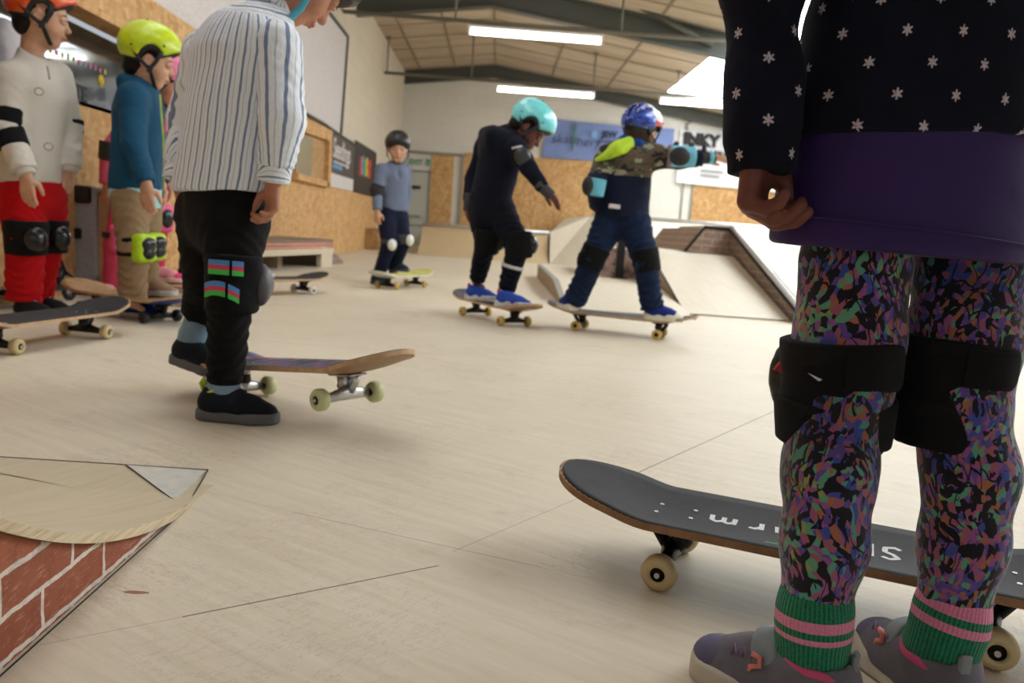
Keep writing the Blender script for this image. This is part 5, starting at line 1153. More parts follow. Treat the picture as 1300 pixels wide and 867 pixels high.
# ---------------------------------------------------------------- boy in the striped shirt
def hk(J): return dict(J)
def striped():
    Y = 2.0; J = {}
    J['pel'] = P(287, 258, 2.03); J['ch'] = P(309, 88, 2.02); J['nk'] = P(350, 12, 2.04); J['hd'] = P(389, -30, 2.06)
    J['sh'] = [P(263, 68, 2.12), P(350, 60, 1.95)]; J['el'] = [P(241, 152, 2.17), P(358, 152, 1.92)]; J['wr'] = [P(226, 226, 2.13), P(347, 228, 1.93)]
    J['hip'] = [P(262, 275, 2.10), P(298, 275, 1.99)]; J['kn'] = [P(266, 356, 2.14), P(294, 366, 1.95)]; J['an'] = [P(245, 428, 2.20), P(284, 492, 1.96)]
    J['toe'] = [unit(V(.9, -.25, 0)), unit(V(1, -.05, 0))]; fwd = unit(V(.72, .69, 0)); f = unit(V(.52, .42, -.74)); u = unit(V(.55, .45, .7))
    r = root('person', (J['pel'][0], 2.0, 0), 'boy seen from behind in blue striped shirt and black trousers, popping a skateboard', 'person')
    hr = hand(J['wr'][1]+V(0, 0, -.006), (.0, 0, -1), (-.75, -.5, 0), (-.5, .8, 0), .96, curl=(.75, .68, .72, .78), thumb=.55)
    hl = hand(J['wr'][0], (.1, 0, -1), (.75, .3, 0), (.3, .9, 0), .96, curl=.5)
    b = bodymesh(r, J, f, u, M['skin_tan'], [hl, hr], fwd, h=.0042, s=1.05); face_parts(b, J['hd'], f, u, 1.05)
    helmet(r, J['hd'], f, u, 1.08, M['blackgloss'], strapc=fabric('aqua_webbing', srgb(90, 180, 205), .7))
    sdf('hair', [ell(J['hd']+unit(u)*.02-unit(f)*.012, V(.094, .083, .088)*1.02, (f, np.cross(f, u), u)), ell(J['hd']+unit(f)*.08-unit(u)*.03, V(.07, .09, .09), (f, np.cross(f, u), u), op='-')], .006, fabric('brown_hair_a', srgb(70, 46, 32), .6), r)
    t = NT('blue_striped_cotton'); a = t.sep(t.attr('pat')); w = t.math('ADD', a[0], t.math('MULTIPLY', t.noise(t.obj(), 9, 3), .012))
    w = t.mix(t.math('GREATER_THAN', a[1], .405), w, t.math('ADD', a[1], t.math('MULTIPLY', t.noise(t.obj(), 9, 3), .012))); ph = t.math('FRACT', t.math('ADD', t.math('MULTIPLY', w, 1/.0225), 40)); l1 = t.math('LESS_THAN', ph, .20); l2 = t.math('MULTIPLY', t.math('GREATER_THAN', ph, .52), t.math('LESS_THAN', ph, .60))
    c = t.mix(t.math('MULTIPLY', l1, .85), srgb(240, 245, 253), srgb(96, 114, 156)); c = t.mix(t.math('MULTIPLY', l2, .45), c, srgb(130, 138, 150))
    t.base(c); t.rough(.9); t.b.inputs['Specular IOR Level'].default_value = .15; t.bump(t.noise(t.mapping(t.obj(), (1, 1, .5), (0, .5, 0)), 17, 4, .55), .55, .02); sm_ = t.m
    d_ = unit(J['ch']-J['pel']); hem = P(283, 244, 2.03)
    q = [cone(hem-d_*.02, J['ch'], .142, .140, fl=(fwd, .78), fold=(.004, 2, 1)), cone((J['sh'][0]*.85+J['sh'][1]*.15), (J['sh'][1]*.85+J['sh'][0]*.15), .062, .060, k=.05), cone(J['ch'], J['nk'], .105, .056, fl=(fwd, .78), k=.05), plane(hem, unit(V(.02, 0, -1))), plane(J['nk']+V(.03, .02, .01), unit(J['nk']-J['ch']+V(.03, .02, 0)), k=.01)]
    sh = sdf('shirt', q, .0055, sm_, r, nz=(.0050, 17), frame=(hem, d_, V(-.1, -1, 0), .135))
    sdf('collar', [cone(J['nk']+V(-.01, -.008, -.012), J['nk']+V(.012, .008, .022), .060, .052, capa=True, capb=True)], .005, sm_, sh, frame=(J['nk'], unit(V(.3, -.5, .2)), V(0, -1, 0), .05))
    for i in (0, 1):
        e = J['wr'][i]; ax = unit(e-J['el'][i])
        q = [cone(J['sh'][i], J['el'][i], .060, .050, fold=(.004, 4, 1)), cone(J['el'][i], e-ax*.028, .050, .043, fold=(.005, 5, 2), k=.02, capb=True)]
        s_ = sdf('sleeve', q, .0055, sm_, sh, nz=(.0028, 30), frame=(e, unit(J['sh'][i]*.45+J['nk']*.55-e), V(-.3, -1, 0), .05))
        sdf('cuff', [cone(e-ax*.036, e+ax*.006, .0385, .0375, capa=True, capb=True)], .0045, sm_, s_, nz=(.0008, 40), frame=(e, unit(V(.9, .2, 0)), V(0, -1, 0), .04))
    tr_ = fabric('black_joggers', srgb(20, 19, 20), .9, .25, 7, 500)
    q = [cone(J['pel']+V(0, 0, .03), J['pel']+V(0, 0, -.03), .115, .112, fl=(fwd, .8))]
    q += legs(J, 1, .082, .056, .043, .93, (.006, 5, 1)); q += legs(J, 0, .080, .060, .046, .62, (.006, 5, 2))
    tz = sdf('trousers', q, .0055, tr_, r, nz=(.0028, 26))
    sdf('cuff', [cone(J['kn'][1]+(J['an'][1]-J['kn'][1])*.86, J['kn'][1]+(J['an'][1]-J['kn'][1])*.95, .043, .040, capa=True, capb=True)], .005, tr_, tz)
    skm = fabric('pale_blue_sock', srgb(128, 152, 172), .95, .1, 20, 400, bump=.5)
    for i in (0, 1):
        a = J['kn'][i]+(J['an'][i]-J['kn'][i])*(.5 if i == 0 else .85)
        sdf('sock', [cone(a, J['an'][i], .036, .034), cone(J['an'][i], J['an'][i]+V(0, 0, -.03), .034, .034)], .0045, skm, r, nz=(.001, 60))
    sm2 = fabric('dark_navy_shoe', srgb(24, 28, 36), .8, .2, 30, 500); so = plain('grey_shoe_sole', srgb(92, 94, 98), .65); ye = plain('neon_yellow_piping', srgb(190, 214, 60), .6); lc = fabric('teal_laces', srgb(90, 170, 150))
    g2 = fabric('grey_shoe_lining', srgb(120, 122, 120), .8)
    hg = G(252, 530); tg = hg+J['toe'][1]*.192; tg[2] = hg[2] = 0
    shoe(r, hg, tg, UP, sm2, so, w=.036, top=.072, lace=lc, band=fabric('navy_strap', srgb(34, 38, 46)), collar=ye)
    hl_ = P(221, 459, 2.22); tl_ = hl_+unit(V(.84, -.40, -.12))*.192; shoe(r, hl_, tl_, unit(V(.12, 0, 1)), sm2, so, w=.036, top=.072, collar=ye, lace=lc)
    # knee supports with rainbow straps
    sh_ = plain('grey_pad_shell', srgb(92, 90, 96), .45)
    rainb = NT('rainbow_strap'); a = rainb.sep(rainb.attr('pat')); v_ = a[1]
    rainb.base(rainb.ramp(rainb.math('ADD', rainb.math('MULTIPLY', v_, 28.0), .5), [(.0, srgb(70, 190, 80)), (.33, srgb(70, 190, 80)), (.35, srgb(206, 70, 96)), (.62, srgb(206, 70, 96)), (.64, srgb(84, 140, 206)), (1, srgb(84, 140, 206))], 'CONSTANT')); rainb.rough(.8)
    for i in (1, 0):
        kn = J['kn'][i]+V(0, 0, .012); kf = unit(V(.85, .45, 0) if i else V(.8, .6, 0))
        o = kneepad(r, kn, J['an'][i], kf, .063, tr_, sh_, wrap=.135, up=J['hip'][i]-J['an'][i] if i == 0 else V(.03, 0, 1), capr=(.026, .042, .052))
        if i == 1:
            for (zz, tilt) in ((.038, .04), (-.030, -.22)):
                n = unit(V(.12, 0, 1)); c_ = kn+n*zz
                for (a0, a1) in ((-2.25, -1.43), (-1.33, -.95)):
                    vs = []; fs = []; pat = []
                    for k in range(11):
                        a = a0+(a1-a0)*k/10; R_ = .0675-(0.001 if zz < 0 else 0); rad = V(math.cos(a), math.sin(a), 0); zb = .022*math.cos((a+1.75)*1.7)*(1 if zz < 0 else .1)
                        for s2 in (-1, 1): vs.append(c_+rad*R_+UP*(s2*.0165+zb)); pat.append((0, s2*.0165, 0))
                        for s2 in (-1, 1): vs.append(c_+rad*(R_-.006)+UP*(s2*.0165+zb)); pat.append((0, s2*.0165, 0))
                    for k in range(10): b_ = 4*k; fs += [(b_, b_+4, b_+5, b_+1), (b_+2, b_+3, b_+7, b_+6), (b_, b_+2, b_+6, b_+4), (b_+1, b_+5, b_+7, b_+3)]
                    fs += [(0, 1, 3, 2), (40, 42, 43, 41)]
                    ob = raw('rainbow_strap', vs, fs, rainb.m, o); at = ob.data.attributes.new('pat', 'FLOAT_VECTOR', 'POINT'); at.data.foreach_set('vector', np.array(pat, float).ravel())
striped()
# ---------------------------------------------------------------- boy in red trousers and orange helmet
def red_boy():
    J = dict(pel=P(40, 238, 3.45), ch=P(42, 122, 3.45), nk=P(40, 73, 3.47), hd=P(51, 22, 3.46))
    J['sh'] = [P(13, 100, 3.36), P(72, 98, 3.54)]; J['el'] = [P(9, 162, 3.32), P(88, 160, 3.58)]; J['wr'] = [P(33, 222, 3.28), P(87, 218, 3.53)]
    J['hip'] = [P(24, 250, 3.42), P(58, 250, 3.52)]; J['kn'] = [P(33, 302, 3.38), P(60, 300, 3.52)]; J['an'] = [P(30, 384, 3.42), P(46, 380, 3.55)]
    fwd = unit(V(.93, -.36, 0)); f = unit(V(.92, .36, -.10)); u = unit(V(.12, 0, 1)); J['toe'] = [unit(V(.95, -.3, 0)), unit(V(.95, -.1, 0))]
    r = root('person', (J['pel'][0], 3.45, 0), 'boy in orange helmet, cream sweatshirt and red trousers at the left edge', 'person')
    hr = hand(J['wr'][0]+V(0, 0, -.003), (.08, 0, -1), (.15, .95, 0), (.9, -.2, 0), .98, curl=.22, thumb=.3); hl = hand(J['wr'][1], (-.05, 0, -1), (-.9, .3, 0), (.2, -.9, 0), .95, curl=.4)
    b = bodymesh(r, J, f, u, M['skin'], [hr, hl], fwd, h=.0045, s=1.10); face_parts(b, J['hd'], f, u, 1.10, look_down=True)
    s_ = np.cross(f, u)*1.06
    sdf('hair', [ell(J['hd']+u*.022-f*.014, V(.092, .081, .086), (f, s_, u)), ell(J['hd']-f*.050-u*.035, V(.045, .066, .05), (f, s_, u)), cone(J['hd']+f*.045+u*.02+s_*.062, J['hd']+f*.030-u*.02+s_*.066, .012, .007), ell(J['hd']+f*.085-u*.02, V(.055, .08, .075), (f, s_, u), op='-'), ell(J['hd']+f*.005-u*.012+s_*.07, V(.022, .03, .03), (f, s_, u), op='-', k=.006)], .005, fabric('black_hair_a', srgb(24, 18, 18), .5), r, nz=(.001, 90))
    helmet(r, J['hd']+u*.016, f, u, 1.14, plain('orange_helmet_shell', srgb(228, 84, 34), .3, coat=.5))
    ju = fabric('cream_sweatshirt', srgb(204, 198, 188), .95, .06, 8, 400)
    d_ = unit(J['ch']-J['pel']); hem = P(38, 232, 3.45)
    q = [cone(hem, J['ch'], .130, .128, fl=(fwd, .78), fold=(.003, 2, 1)), cone(J['sh'][0]*.9+J['sh'][1]*.1, J['sh'][1]*.9+J['sh'][0]*.1, .058, .058, k=.05), cone(J['ch'], J['nk'], .10, .058, fl=(fwd, .8), k=.05), plane(hem+V(0, 0, 0), unit(V(.0, 0, -1)))]
    for i in (0, 1): q += arms(J, i, .062, .050, .050, .93, (.005, 4, i))
    q.append(ell(J['nk']+V(.02, 0, .035), V(.055, .055, .05), op='-', k=.01))
    sw = sdf('sweatshirt', q, H_, ju, r, nz=(.0025, 24))
    sdf('hem_band', [cone(hem+V(0, 0, .02), hem-V(0, 0, .012), .126, .122, fl=(fwd, .78), capa=True, capb=True)], .006, ju, sw)
    for i in (0, 1): ax = unit(J['wr'][i]-J['el'][i]); sdf('cuff', [cone(J['wr'][i]-ax*.03, J['wr'][i]+ax*.004, .041, .036, capa=True, capb=True)], .005, ju, sw)
    sdf('undershirt_collar', [cone(J['nk']+V(.0, 0, -.012), J['nk']+V(.012, -.006, .016), .060, .047, capb=True)], .005, fabric('lavender_collar', srgb(150, 160, 206)), r)
    m = MB(); pq = P(60, 84, 3.37); m.tube([pq, pq+V(.012, -.006, -.05)], .0035, 6); m.build('zip', M['trim_grey'], sw)
    for (a, b_) in ((49, 116), (61, 186), (5, 128)):
        p = P(a, b_, 3.34 if a > 20 else 3.30); m = MB(); m.tube([p+V(.014*math.cos(q_), .004+.006*math.cos(q_), .014*math.sin(q_)) for q_ in np.linspace(0, 2*PI, 18)], .0028, 6, caps=False); m.build('embroidered_badge', plain('badge_thread_%d' % a, srgb(176, 160, 140), .8), sw)
    tm = fabric('red_fleece_trousers', srgb(178, 16, 22), .95, .15, 8, 400)
    q = [cone(J['pel'], J['pel']+V(0, 0, -.04), .12, .112, fl=(fwd, .8))]+legs(J, 0, .088, .074, .066, .96, (.008, 4, 1))+legs(J, 1, .084, .070, .062, .96, (.008, 4, 2))
    sdf('trousers', q, H_, tm, r, nz=(.004, 22))
    bkp = fabric('black_pad_sleeve', srgb(18, 18, 19), .85)
    for i in (0, 1): kneepad(r, J['kn'][i], J['an'][i], unit(V(.80, -.60, 0)) if i == 0 else unit(V(.9, -.42, 0)), .082, bkp, M['blackgloss'], wrap=.135, up=V(0, 0, 1), capr=(.035, .045, .052))
    el = J['el'][0]; o = sdf('elbow_pad', [cone(el+(J['sh'][0]-el)*.36, el+(J['sh'][0]-el)*.05, .060, .056, capa=True, capb=True), cone(el+(J['wr'][0]-el)*.12, el+(J['wr'][0]-el)*.44, .056, .054, capa=True, capb=True), cone(el+V(-.035, 0, .05), el+V(-.02, 0, -.05), .035, .035, k=.02)], .006, bkp, r)
    sdf('pad_cap', [ell(el+V(-.052, -.01, 0), V(.02, .03, .04))], .006, M['blackgloss'], o)
    el = J['el'][1]; o = sdf('elbow_pad', [cone(el+V(0, 0, .03), el+V(0, 0, -.03), .056, .054, capa=True, capb=True)], .006, bkp, r)
    sm2 = fabric('black_trainer', srgb(26, 26, 28), .7, .2); so = plain('white_shoe_sole', srgb(196, 196, 192), .6)
    for i, hx in ((0, G(14, 400)), (1, G(38, 392))): h0 = V(J['an'][i][0]-.03, J['an'][i][1], 0); shoe(r, h0, h0+J['toe'][i]*.20, UP, sm2, so, lace=so, w=.036)
red_boy()
# ---------------------------------------------------------------- boy in teal jacket and yellow-green helmet
def teal_boy():
    J = dict(pel=P(172, 245, 3.62), ch=P(176, 142, 3.62), nk=P(180, 110, 3.62), hd=P(189, 77, 3.62))
    J['sh'] = [P(168, 124, 3.52), P(186, 122, 3.72)]; J['el'] = [P(170, 182, 3.47), P(196, 180, 3.76)]; J['wr'] = [P(186, 234, 3.43), P(204, 234, 3.7)]
    J['hip'] = [P(164, 256, 3.56), P(184, 256, 3.68)]; J['kn'] = [P(170, 314, 3.54), P(184, 312, 3.68)]; J['an'] = [P(168, 384, 3.56), P(184, 372, 3.70)]
    fwd = unit(V(.96, -.05, 0)); f = unit(V(.92, .30, -.20)); u = unit(V(.2, 0, 1)); s_ = np.cross(f, perp(u, f)); J['toe'] = [unit(V(1, -.15, 0)), unit(V(1, -.1, 0))]
    r = root('person', (J['pel'][0], 3.6, 0), 'boy in yellow-green helmet, teal hooded jacket and khaki trousers', 'person')
    hr = hand(J['wr'][0]+V(0, 0, -.002), (.05, 0, -1), (.2, .95, 0), (.95, -.1, 0), .98, curl=.30, thumb=.3); hl = hand(J['wr'][1], (0, 0, -1), (-.2, -.9, 0), (.9, 0, 0), .95, curl=.3)
    b = bodymesh(r, J, f, u, M['skin'], [hr, hl], fwd, h=.0045, s=1.04); face_parts(b, J['hd'], f, u, 1.04, look_down=True)
    up_ = perp(u, f)
    sdf('hair', [ell(J['hd']+up_*.022-f*.014, V(.092, .081, .086), (f, s_, up_)), ell(J['hd']-f*.055-up_*.040, V(.042, .064, .045), (f, s_, up_)), ell(J['hd']+f*.085-up_*.02, V(.055, .08, .08), (f, s_, up_), op='-'), ell(J['hd']+f*.005-up_*.012+s_*.07, V(.022, .03, .03), (f, s_, up_), op='-', k=.006)], .005, fabric('black_hair_b', srgb(24, 18, 18), .5), r, nz=(.001, 90))
    helmet(r, J['hd']+up_*.012, f, u, 1.10, plain('yellow_green_helmet_shell', srgb(196, 218, 28), .35, coat=.3))
    ja = fabric('teal_softshell', srgb(24, 74, 104), .7, .15, 6, 300)
    hem = P(172, 242, 3.62)
    q = [cone(hem, J['ch'], .122, .112, fl=(fwd, .86), fold=(.003, 2, 1)), cone(J['sh'][0], J['sh'][1], .050, .050, k=.05), cone(J['ch'], J['nk'], .095, .060, fl=(fwd, .85), k=.05), plane(hem, unit(V(.1, 0, -1)))]
    for i in (0, 1): q += arms(J, i, .058, .048, .040, .97, (.004, 4, i))
    q += [cone(J['nk']+V(-.055, -.04, .012), J['nk']+V(-.055, .04, .012), .032, .032, k=.03), cone(J['nk']+V(-.05, -.04, .01), J['nk']+V(.03, -.05, -.02), .028, .018, k=.02), cone(J['nk']+V(-.05, .04, .01), J['nk']+V(.03, .05, -.02), .028, .018, k=.02), ell(J['nk']+V(.01, 0, .03), V(.052, .05, .05), op='-', k=.01)]
    jk = sdf('jacket', q, H_, ja, r, nz=(.0025, 26))
    m = MB(); a_, b_ = P(203, 120, 3.55), P(208, 238, 3.52); m.tube([a_, a_*.5+b_*.5+V(.006, -.0, 0), b_], .004, 6); m.build('zip', plain('neon_zip', srgb(170, 190, 60), .5), jk)
    sdf('shirt_tail', [cone(hem+V(0, 0, .02), hem+V(0, 0, -.068), .119, .119, fl=(fwd, .86), capb=True, fold=(.003, 2, 2))], .006, fabric('pale_aqua_shirt', srgb(164, 206, 212), .9), r)
    tm = fabric('khaki_trousers', srgb(146, 122, 94), .9, .14, 7, 400)
    q = [cone(J['pel'], J['pel']+V(0, 0, -.04), .105, .1, fl=(fwd, .9))]+legs(J, 0, .076, .064, .056, .97, (.007, 4, 1))+legs(J, 1, .072, .062, .056, .97, (.007, 4, 2))
    sdf('trousers', q, H_, tm, r, nz=(.004, 24))
    neon = plain('neon_green_pad', srgb(176, 214, 26), .5); bkp = fabric('black_pad_strap', srgb(18, 18, 19), .85)
    kf = unit(V(.92, -.36, 0))
    for i in (0, 1):
        kn = J['kn'][i]; s2 = unit(np.cross(UP, kf)); o = sdf('knee_pad', [rbox(kn+kf*.052, (.032, .054, .062), (kf, s2, UP), .026)], .006, neon, r)
        sdf('pad_cap', [ell(kn+kf*.080+UP*.018, V(.022, .040, .030), (kf, s2, UP)), ell(kn+kf*.080-UP*.018, V(.022, .036, .028), (kf, s2, UP), k=.006)], .005, M['blackgloss'], o)
        for zz in (.03, -.026): sdf('pad_strap', [cone(kn+V(0, 0, zz+.012), kn+V(0, 0, zz-.012), .068, .067, capa=True, capb=True)], .005, bkp, o)
    sb = fabric('blue_trainer', srgb(24, 40, 116), .7); so = plain('grey_white_sole', srgb(170, 170, 172), .6)
    h0 = G(158, 401); shoe(r, V(h0[0], h0[1]-.02, 0), V(h0[0]+.19, h0[1]-.05, 0), UP, sb, so, w=.036, lace=so)
    tn = fabric('tan_boot', srgb(150, 124, 98), .8); h1 = J['an'][1]+V(-.04, 0, 0); z_ = .1; shoe(r, V(h1[0], h1[1], z_), V(h1[0]+.19, h1[1]-.03, z_), UP, tn, so, w=.034)
teal_boy()
# ---------------------------------------------------------------- child in pink helmet behind the teal jacket
def pink_kid():
    J = dict(pel=P(170, 240, 4.35), ch=P(184, 160, 4.35), nk=P(192, 134, 4.35), hd=P(206, 103, 4.36))
    J['sh'] = [P(168, 150, 4.25), P(198, 150, 4.46)]; J['el'] = [P(139, 192, 4.2), P(214, 192, 4.5)]; J['wr'] = [P(136, 236, 4.2), P(212, 232, 4.46)]
    J['hip'] = [P(160, 250, 4.3), P(182, 250, 4.42)]; J['kn'] = [P(147, 310, 4.25), P(200, 284, 4.38)]; J['an'] = [P(140, 368, 4.3), P(198, 346, 4.40)]
    fwd = unit(V(.95, -.2, 0)); f = unit(V(.92, .2, -.3)); u = unit(V(.3, 0, 1)); J['toe'] = [unit(V(.3, -.9, 0)), unit(V(.97, -.2, 0))]
    r = root('person', (J['pel'][0], 4.35, 0), 'child in pink helmet and pink leggings mostly hidden behind the boy in teal jacket', 'person')
    hr = hand(J['wr'][0], (0, 0, -1), (.3, .9, 0), (.9, -.1, 0), .9, curl=.3); hl = hand(J['wr'][1], (0, 0, -1), (-.2, -.9, 0), (.9, 0, 0), .9, curl=.3)
    b = bodymesh(r, J, f, u, M['skin_tan'], [hr, hl], fwd, h=.006, s=.98); face_parts(b, J['hd'], f, u, .98)
    helmet(r, J['hd'], f, u, 1.08, plain('pink_helmet_shell', srgb(226, 120, 160), .4), h=.007)
    ja = fabric('rose_jacket', srgb(196, 84, 108), .85)
    hem = P(172, 238, 4.35)
    q = [cone(hem, J['ch'], .115, .108, fl=(fwd, .85)), cone(J['sh'][0], J['sh'][1], .048, .048, k=.05), cone(J['ch'], J['nk'], .09, .056, k=.05)]
    for i in (0, 1): q += arms(J, i, .05, .044, .038, .97)
    sdf('jacket', q, .008, ja, r, nz=(.002, 26))
    t = NT('pink_leggings_with_white_stripes'); a = t.sep(t.attr('pat')); ph = t.math('FRACT', t.math('ADD', t.math('MULTIPLY', a[0], 1/.017), 20)); st = t.math('MULTIPLY', t.math('LESS_THAN', ph, .42), t.math('LESS_THAN', t.math('ABSOLUTE', t.math('ADD', a[0], .008)), .026)); t.base(t.mix(st, srgb(206, 44, 84), srgb(238, 214, 220))); t.rough(.85); rosy = fabric('plain_pink_leggings', srgb(206, 70, 100))
    for i in (1, 0):
        q = legs(J, i, .070, .054, .042, .97, (.002, 4, i))+([cone(J['pel'], J['pel']+V(0, 0, -.04), .105, .1, fl=(fwd, .9))] if i else [])
        sdf('trouser_leg', q, .0065, t.m if i else rosy, r, nz=(.0015, 30), frame=(J['an'][i], unit(J['kn'][i]-J['an'][i]), V(.1, -1, 0), .048))
    pk = plain('hot_pink_pad', srgb(224, 90, 140), .5)
    for i in (0, 1):
        kf = unit(V(.85, -.5, 0)); s2 = unit(np.cross(UP, kf)); kn = J['kn'][i]+V(0, 0, .03)
        o = sdf('knee_pad', [rbox(kn+kf*.04, (.036, .055, .075), (kf, s2, UP), .03)], .006, pk, r); sdf('pad_cap', [ell(kn+kf*.075, V(.02, .036, .05), (kf, s2, UP))], .006, M['blackgloss'], o)
        sdf('pad_strap', [cone(kn+V(0, 0, .03), kn+V(0, 0, -.0), .066, .063, capa=True, capb=True)], .006, M['black'], o)
    el = J['el'][0]; o = sdf('elbow_pad', [cone(el+V(.01, 0, .045), el+V(0, 0, -.045), .056, .052, capa=True, capb=True)], .006, M['black'], r)
    ps = fabric('pale_pink_trainer', srgb(222, 152, 160), .8); so = plain('pink_white_sole', srgb(226, 190, 190), .6); hp = plain('hot_pink_toe_tip', srgb(226, 50, 110), .6)
    h1 = V(J['an'][1][0]-.045, J['an'][1][1], .1); shoe(r, h1, h1+V(.21, -.03, 0), UP, ps, so, w=.036, lace=so, toecap=hp)
    h0 = V(J['an'][0][0]-.03, J['an'][0][1], 0); shoe(r, h0, h0+V(.12, -.14, 0), UP, ps, so, w=.034, lace=so)
pink_kid()
# ---------------------------------------------------------------- child hidden behind the striped shirt
def hidden_kid():
    J = dict(pel=P(278, 235, 4.95), ch=P(290, 140, 4.95), nk=P(294, 116, 4.95), hd=P(300, 88, 4.95))
    J['sh'] = [P(272, 132, 4.88), P(312, 132, 5.05)]; J['el'] = [P(268, 180, 4.85), P(318, 180, 5.1)]; J['wr'] = [P(276, 222, 4.8), P(318, 222, 5.05)]
    J['hip'] = [P(262, 240, 4.9), P(286, 240, 5.02)]; J['kn'] = [P(250, 298, 4.88), P(312, 292, 5.1)]; J['an'] = [P(240, 352, 4.9), P(322, 344, 5.1)]
    fwd = unit(V(.9, -.4, 0)); f = unit(V(.9, -.3, -.1)); u = UP; J['toe'] = [unit(V(.9, -.4, 0)), unit(V(.9, .2, 0))]
    r = root('person', (J['pel'][0], 4.95, 0), 'child in dark green trousers, hidden behind the striped shirt except for the legs', 'person')
    hr = hand(J['wr'][0], (0, 0, -1), (.3, .9, 0), (.9, -.1, 0), .9, curl=.3); hl = hand(J['wr'][1], (0, 0, -1), (-.2, -.9, 0), (.9, 0, 0), .9, curl=.3)
    b = bodymesh(r, J, f, u, M['skin_tan'], [hr, hl], fwd, h=.0065, s=.92); face_parts(b, J['hd'], f, u, .92)
    helmet(r, J['hd'], f, u, 1.0, M['blackgloss'], h=.008)
    q = [cone(J['pel'], J['ch'], .108, .100, fl=(fwd, .85)), cone(J['sh'][0], J['sh'][1], .044, .044, k=.05), cone(J['ch'], J['nk'], .08, .05, k=.05)]
    for i in (0, 1): q += arms(J, i, .046, .040, .034, .97)
    sdf('jumper', q, .008, fabric('dark_jumper', srgb(44, 46, 50)), r)
    q = [cone(J['pel'], J['pel']+V(0, 0, -.04), .1, .1)]+legs(J, 0, .080, .076, .066, .97, (.006, 4, 1))+legs(J, 1, .074, .066, .05, .95, (.005, 4, 2))
    sdf('trousers', q, .008, fabric('dark_green_cargo_cloth', srgb(44, 48, 40), .9), r, nz=(.004, 24))
    sm2 = fabric('black_shoe_b', srgb(24, 24, 24), .8); wt = plain('white_toe', srgb(214, 208, 200), .6); gr = fabric('grey_shoe_b', srgb(150, 146, 152), .8)
    h0 = V(J['an'][0][0]-.05, J['an'][0][1], 0); shoe(r, h0, h0+V(.19, -.05, 0), UP, sm2, wt, w=.035, toecap=wt)
    h1 = V(J['an'][1][0]-.06, J['an'][1][1], .1); shoe(r, h1, h1+V(.17, .05, 0), UP, gr, wt, w=.034)
hidden_kid()
# ---------------------------------------------------------------- child cut by the left edge
def edge_kid():
    J = dict(pel=P(-22, 225, 4.1), ch=P(-14, 120, 4.1), nk=P(-10, 78, 4.1), hd=P(-24, 40, 4.1))
    J['sh'] = [P(-40, 98, 4.0), P(10, 92, 4.2)]; J['el'] = [P(-46, 160, 4.0), P(12, 150, 4.24)]; J['wr'] = [P(-40, 215, 3.95), P(6, 200, 4.2)]
    J['hip'] = [P(-36, 250, 4.05), P(-12, 250, 4.15)]; J['kn'] = [P(-34, 310, 4.05), P(-14, 310, 4.14)]; J['an'] = [P(-30, 378, 4.1), P(-12, 374, 4.18)]
    fwd = unit(V(.9, -.4, 0)); f = unit(V(.9, -.3, -.1)); u = UP; J['toe'] = [unit(V(.9, -.3, 0)), unit(V(.9, -.3, 0))]
    r = root('person', (J['pel'][0], 4.1, 0), 'child in white fleece cut off by the left edge, behind the orange helmet', 'person')
    hr = hand(J['wr'][0], (0, 0, -1), (.3, .9, 0), (.9, -.1, 0), .9, curl=.3); hl = hand(J['wr'][1], (0, 0, -1), (-.2, -.9, 0), (.9, 0, 0), .9, curl=.3)
    b = bodymesh(r, J, f, u, M['skin_tan'], [hr, hl], fwd, h=.0065, s=1); face_parts(b, J['hd'], f, u, 1)
    helmet(r, J['hd'], f, u, 1.05, plain('red_helmet_shell', srgb(190, 40, 40), .4), h=.008)
    wf = fabric('white_fleece', srgb(214, 210, 216), .95, .08, 60, 300, bump=.6)
    q = [cone(J['pel'], J['ch'], .13, .12, fl=(fwd, .85)), cone(J['sh'][0], J['sh'][1], .055, .055, k=.05), cone(J['ch'], J['nk'], .11, .075, k=.05), ell(J['nk']+V(.0, -.02, .01), V(.13, .11, .085), k=.04), ell(P(2, 54, 4.05), V(.085, .09, .115), k=.04), ell(J['hd']+V(.05, 0, 0), V(.09, .09, .1), op='-')]
    for i in (0, 1): q += arms(J, i, .056, .050, .042, .97)
    sdf('hooded_fleece', q, .008, wf, r, nz=(.004, 40))
    q = [cone(J['pel'], J['pel']+V(0, 0, -.04), .11, .105)]+legs(J, 0, .075, .06, .05, .95)+legs(J, 1, .075, .06, .05, .95)
    sdf('trousers', q, .008, fabric('grey_trousers_b', srgb(84, 84, 92), .9), r, nz=(.003, 24))
    tn = fabric('tan_trainer_b', srgb(190, 160, 130), .8); wt = plain('cream_sole_b', srgb(206, 196, 180), .6)
    for i in (0, 1): h0 = V(J['an'][i][0]-.04, J['an'][i][1], 0); shoe(r, h0, h0+V(.18, -.06, 0), UP, tn, wt, w=.035)
edge_kid()
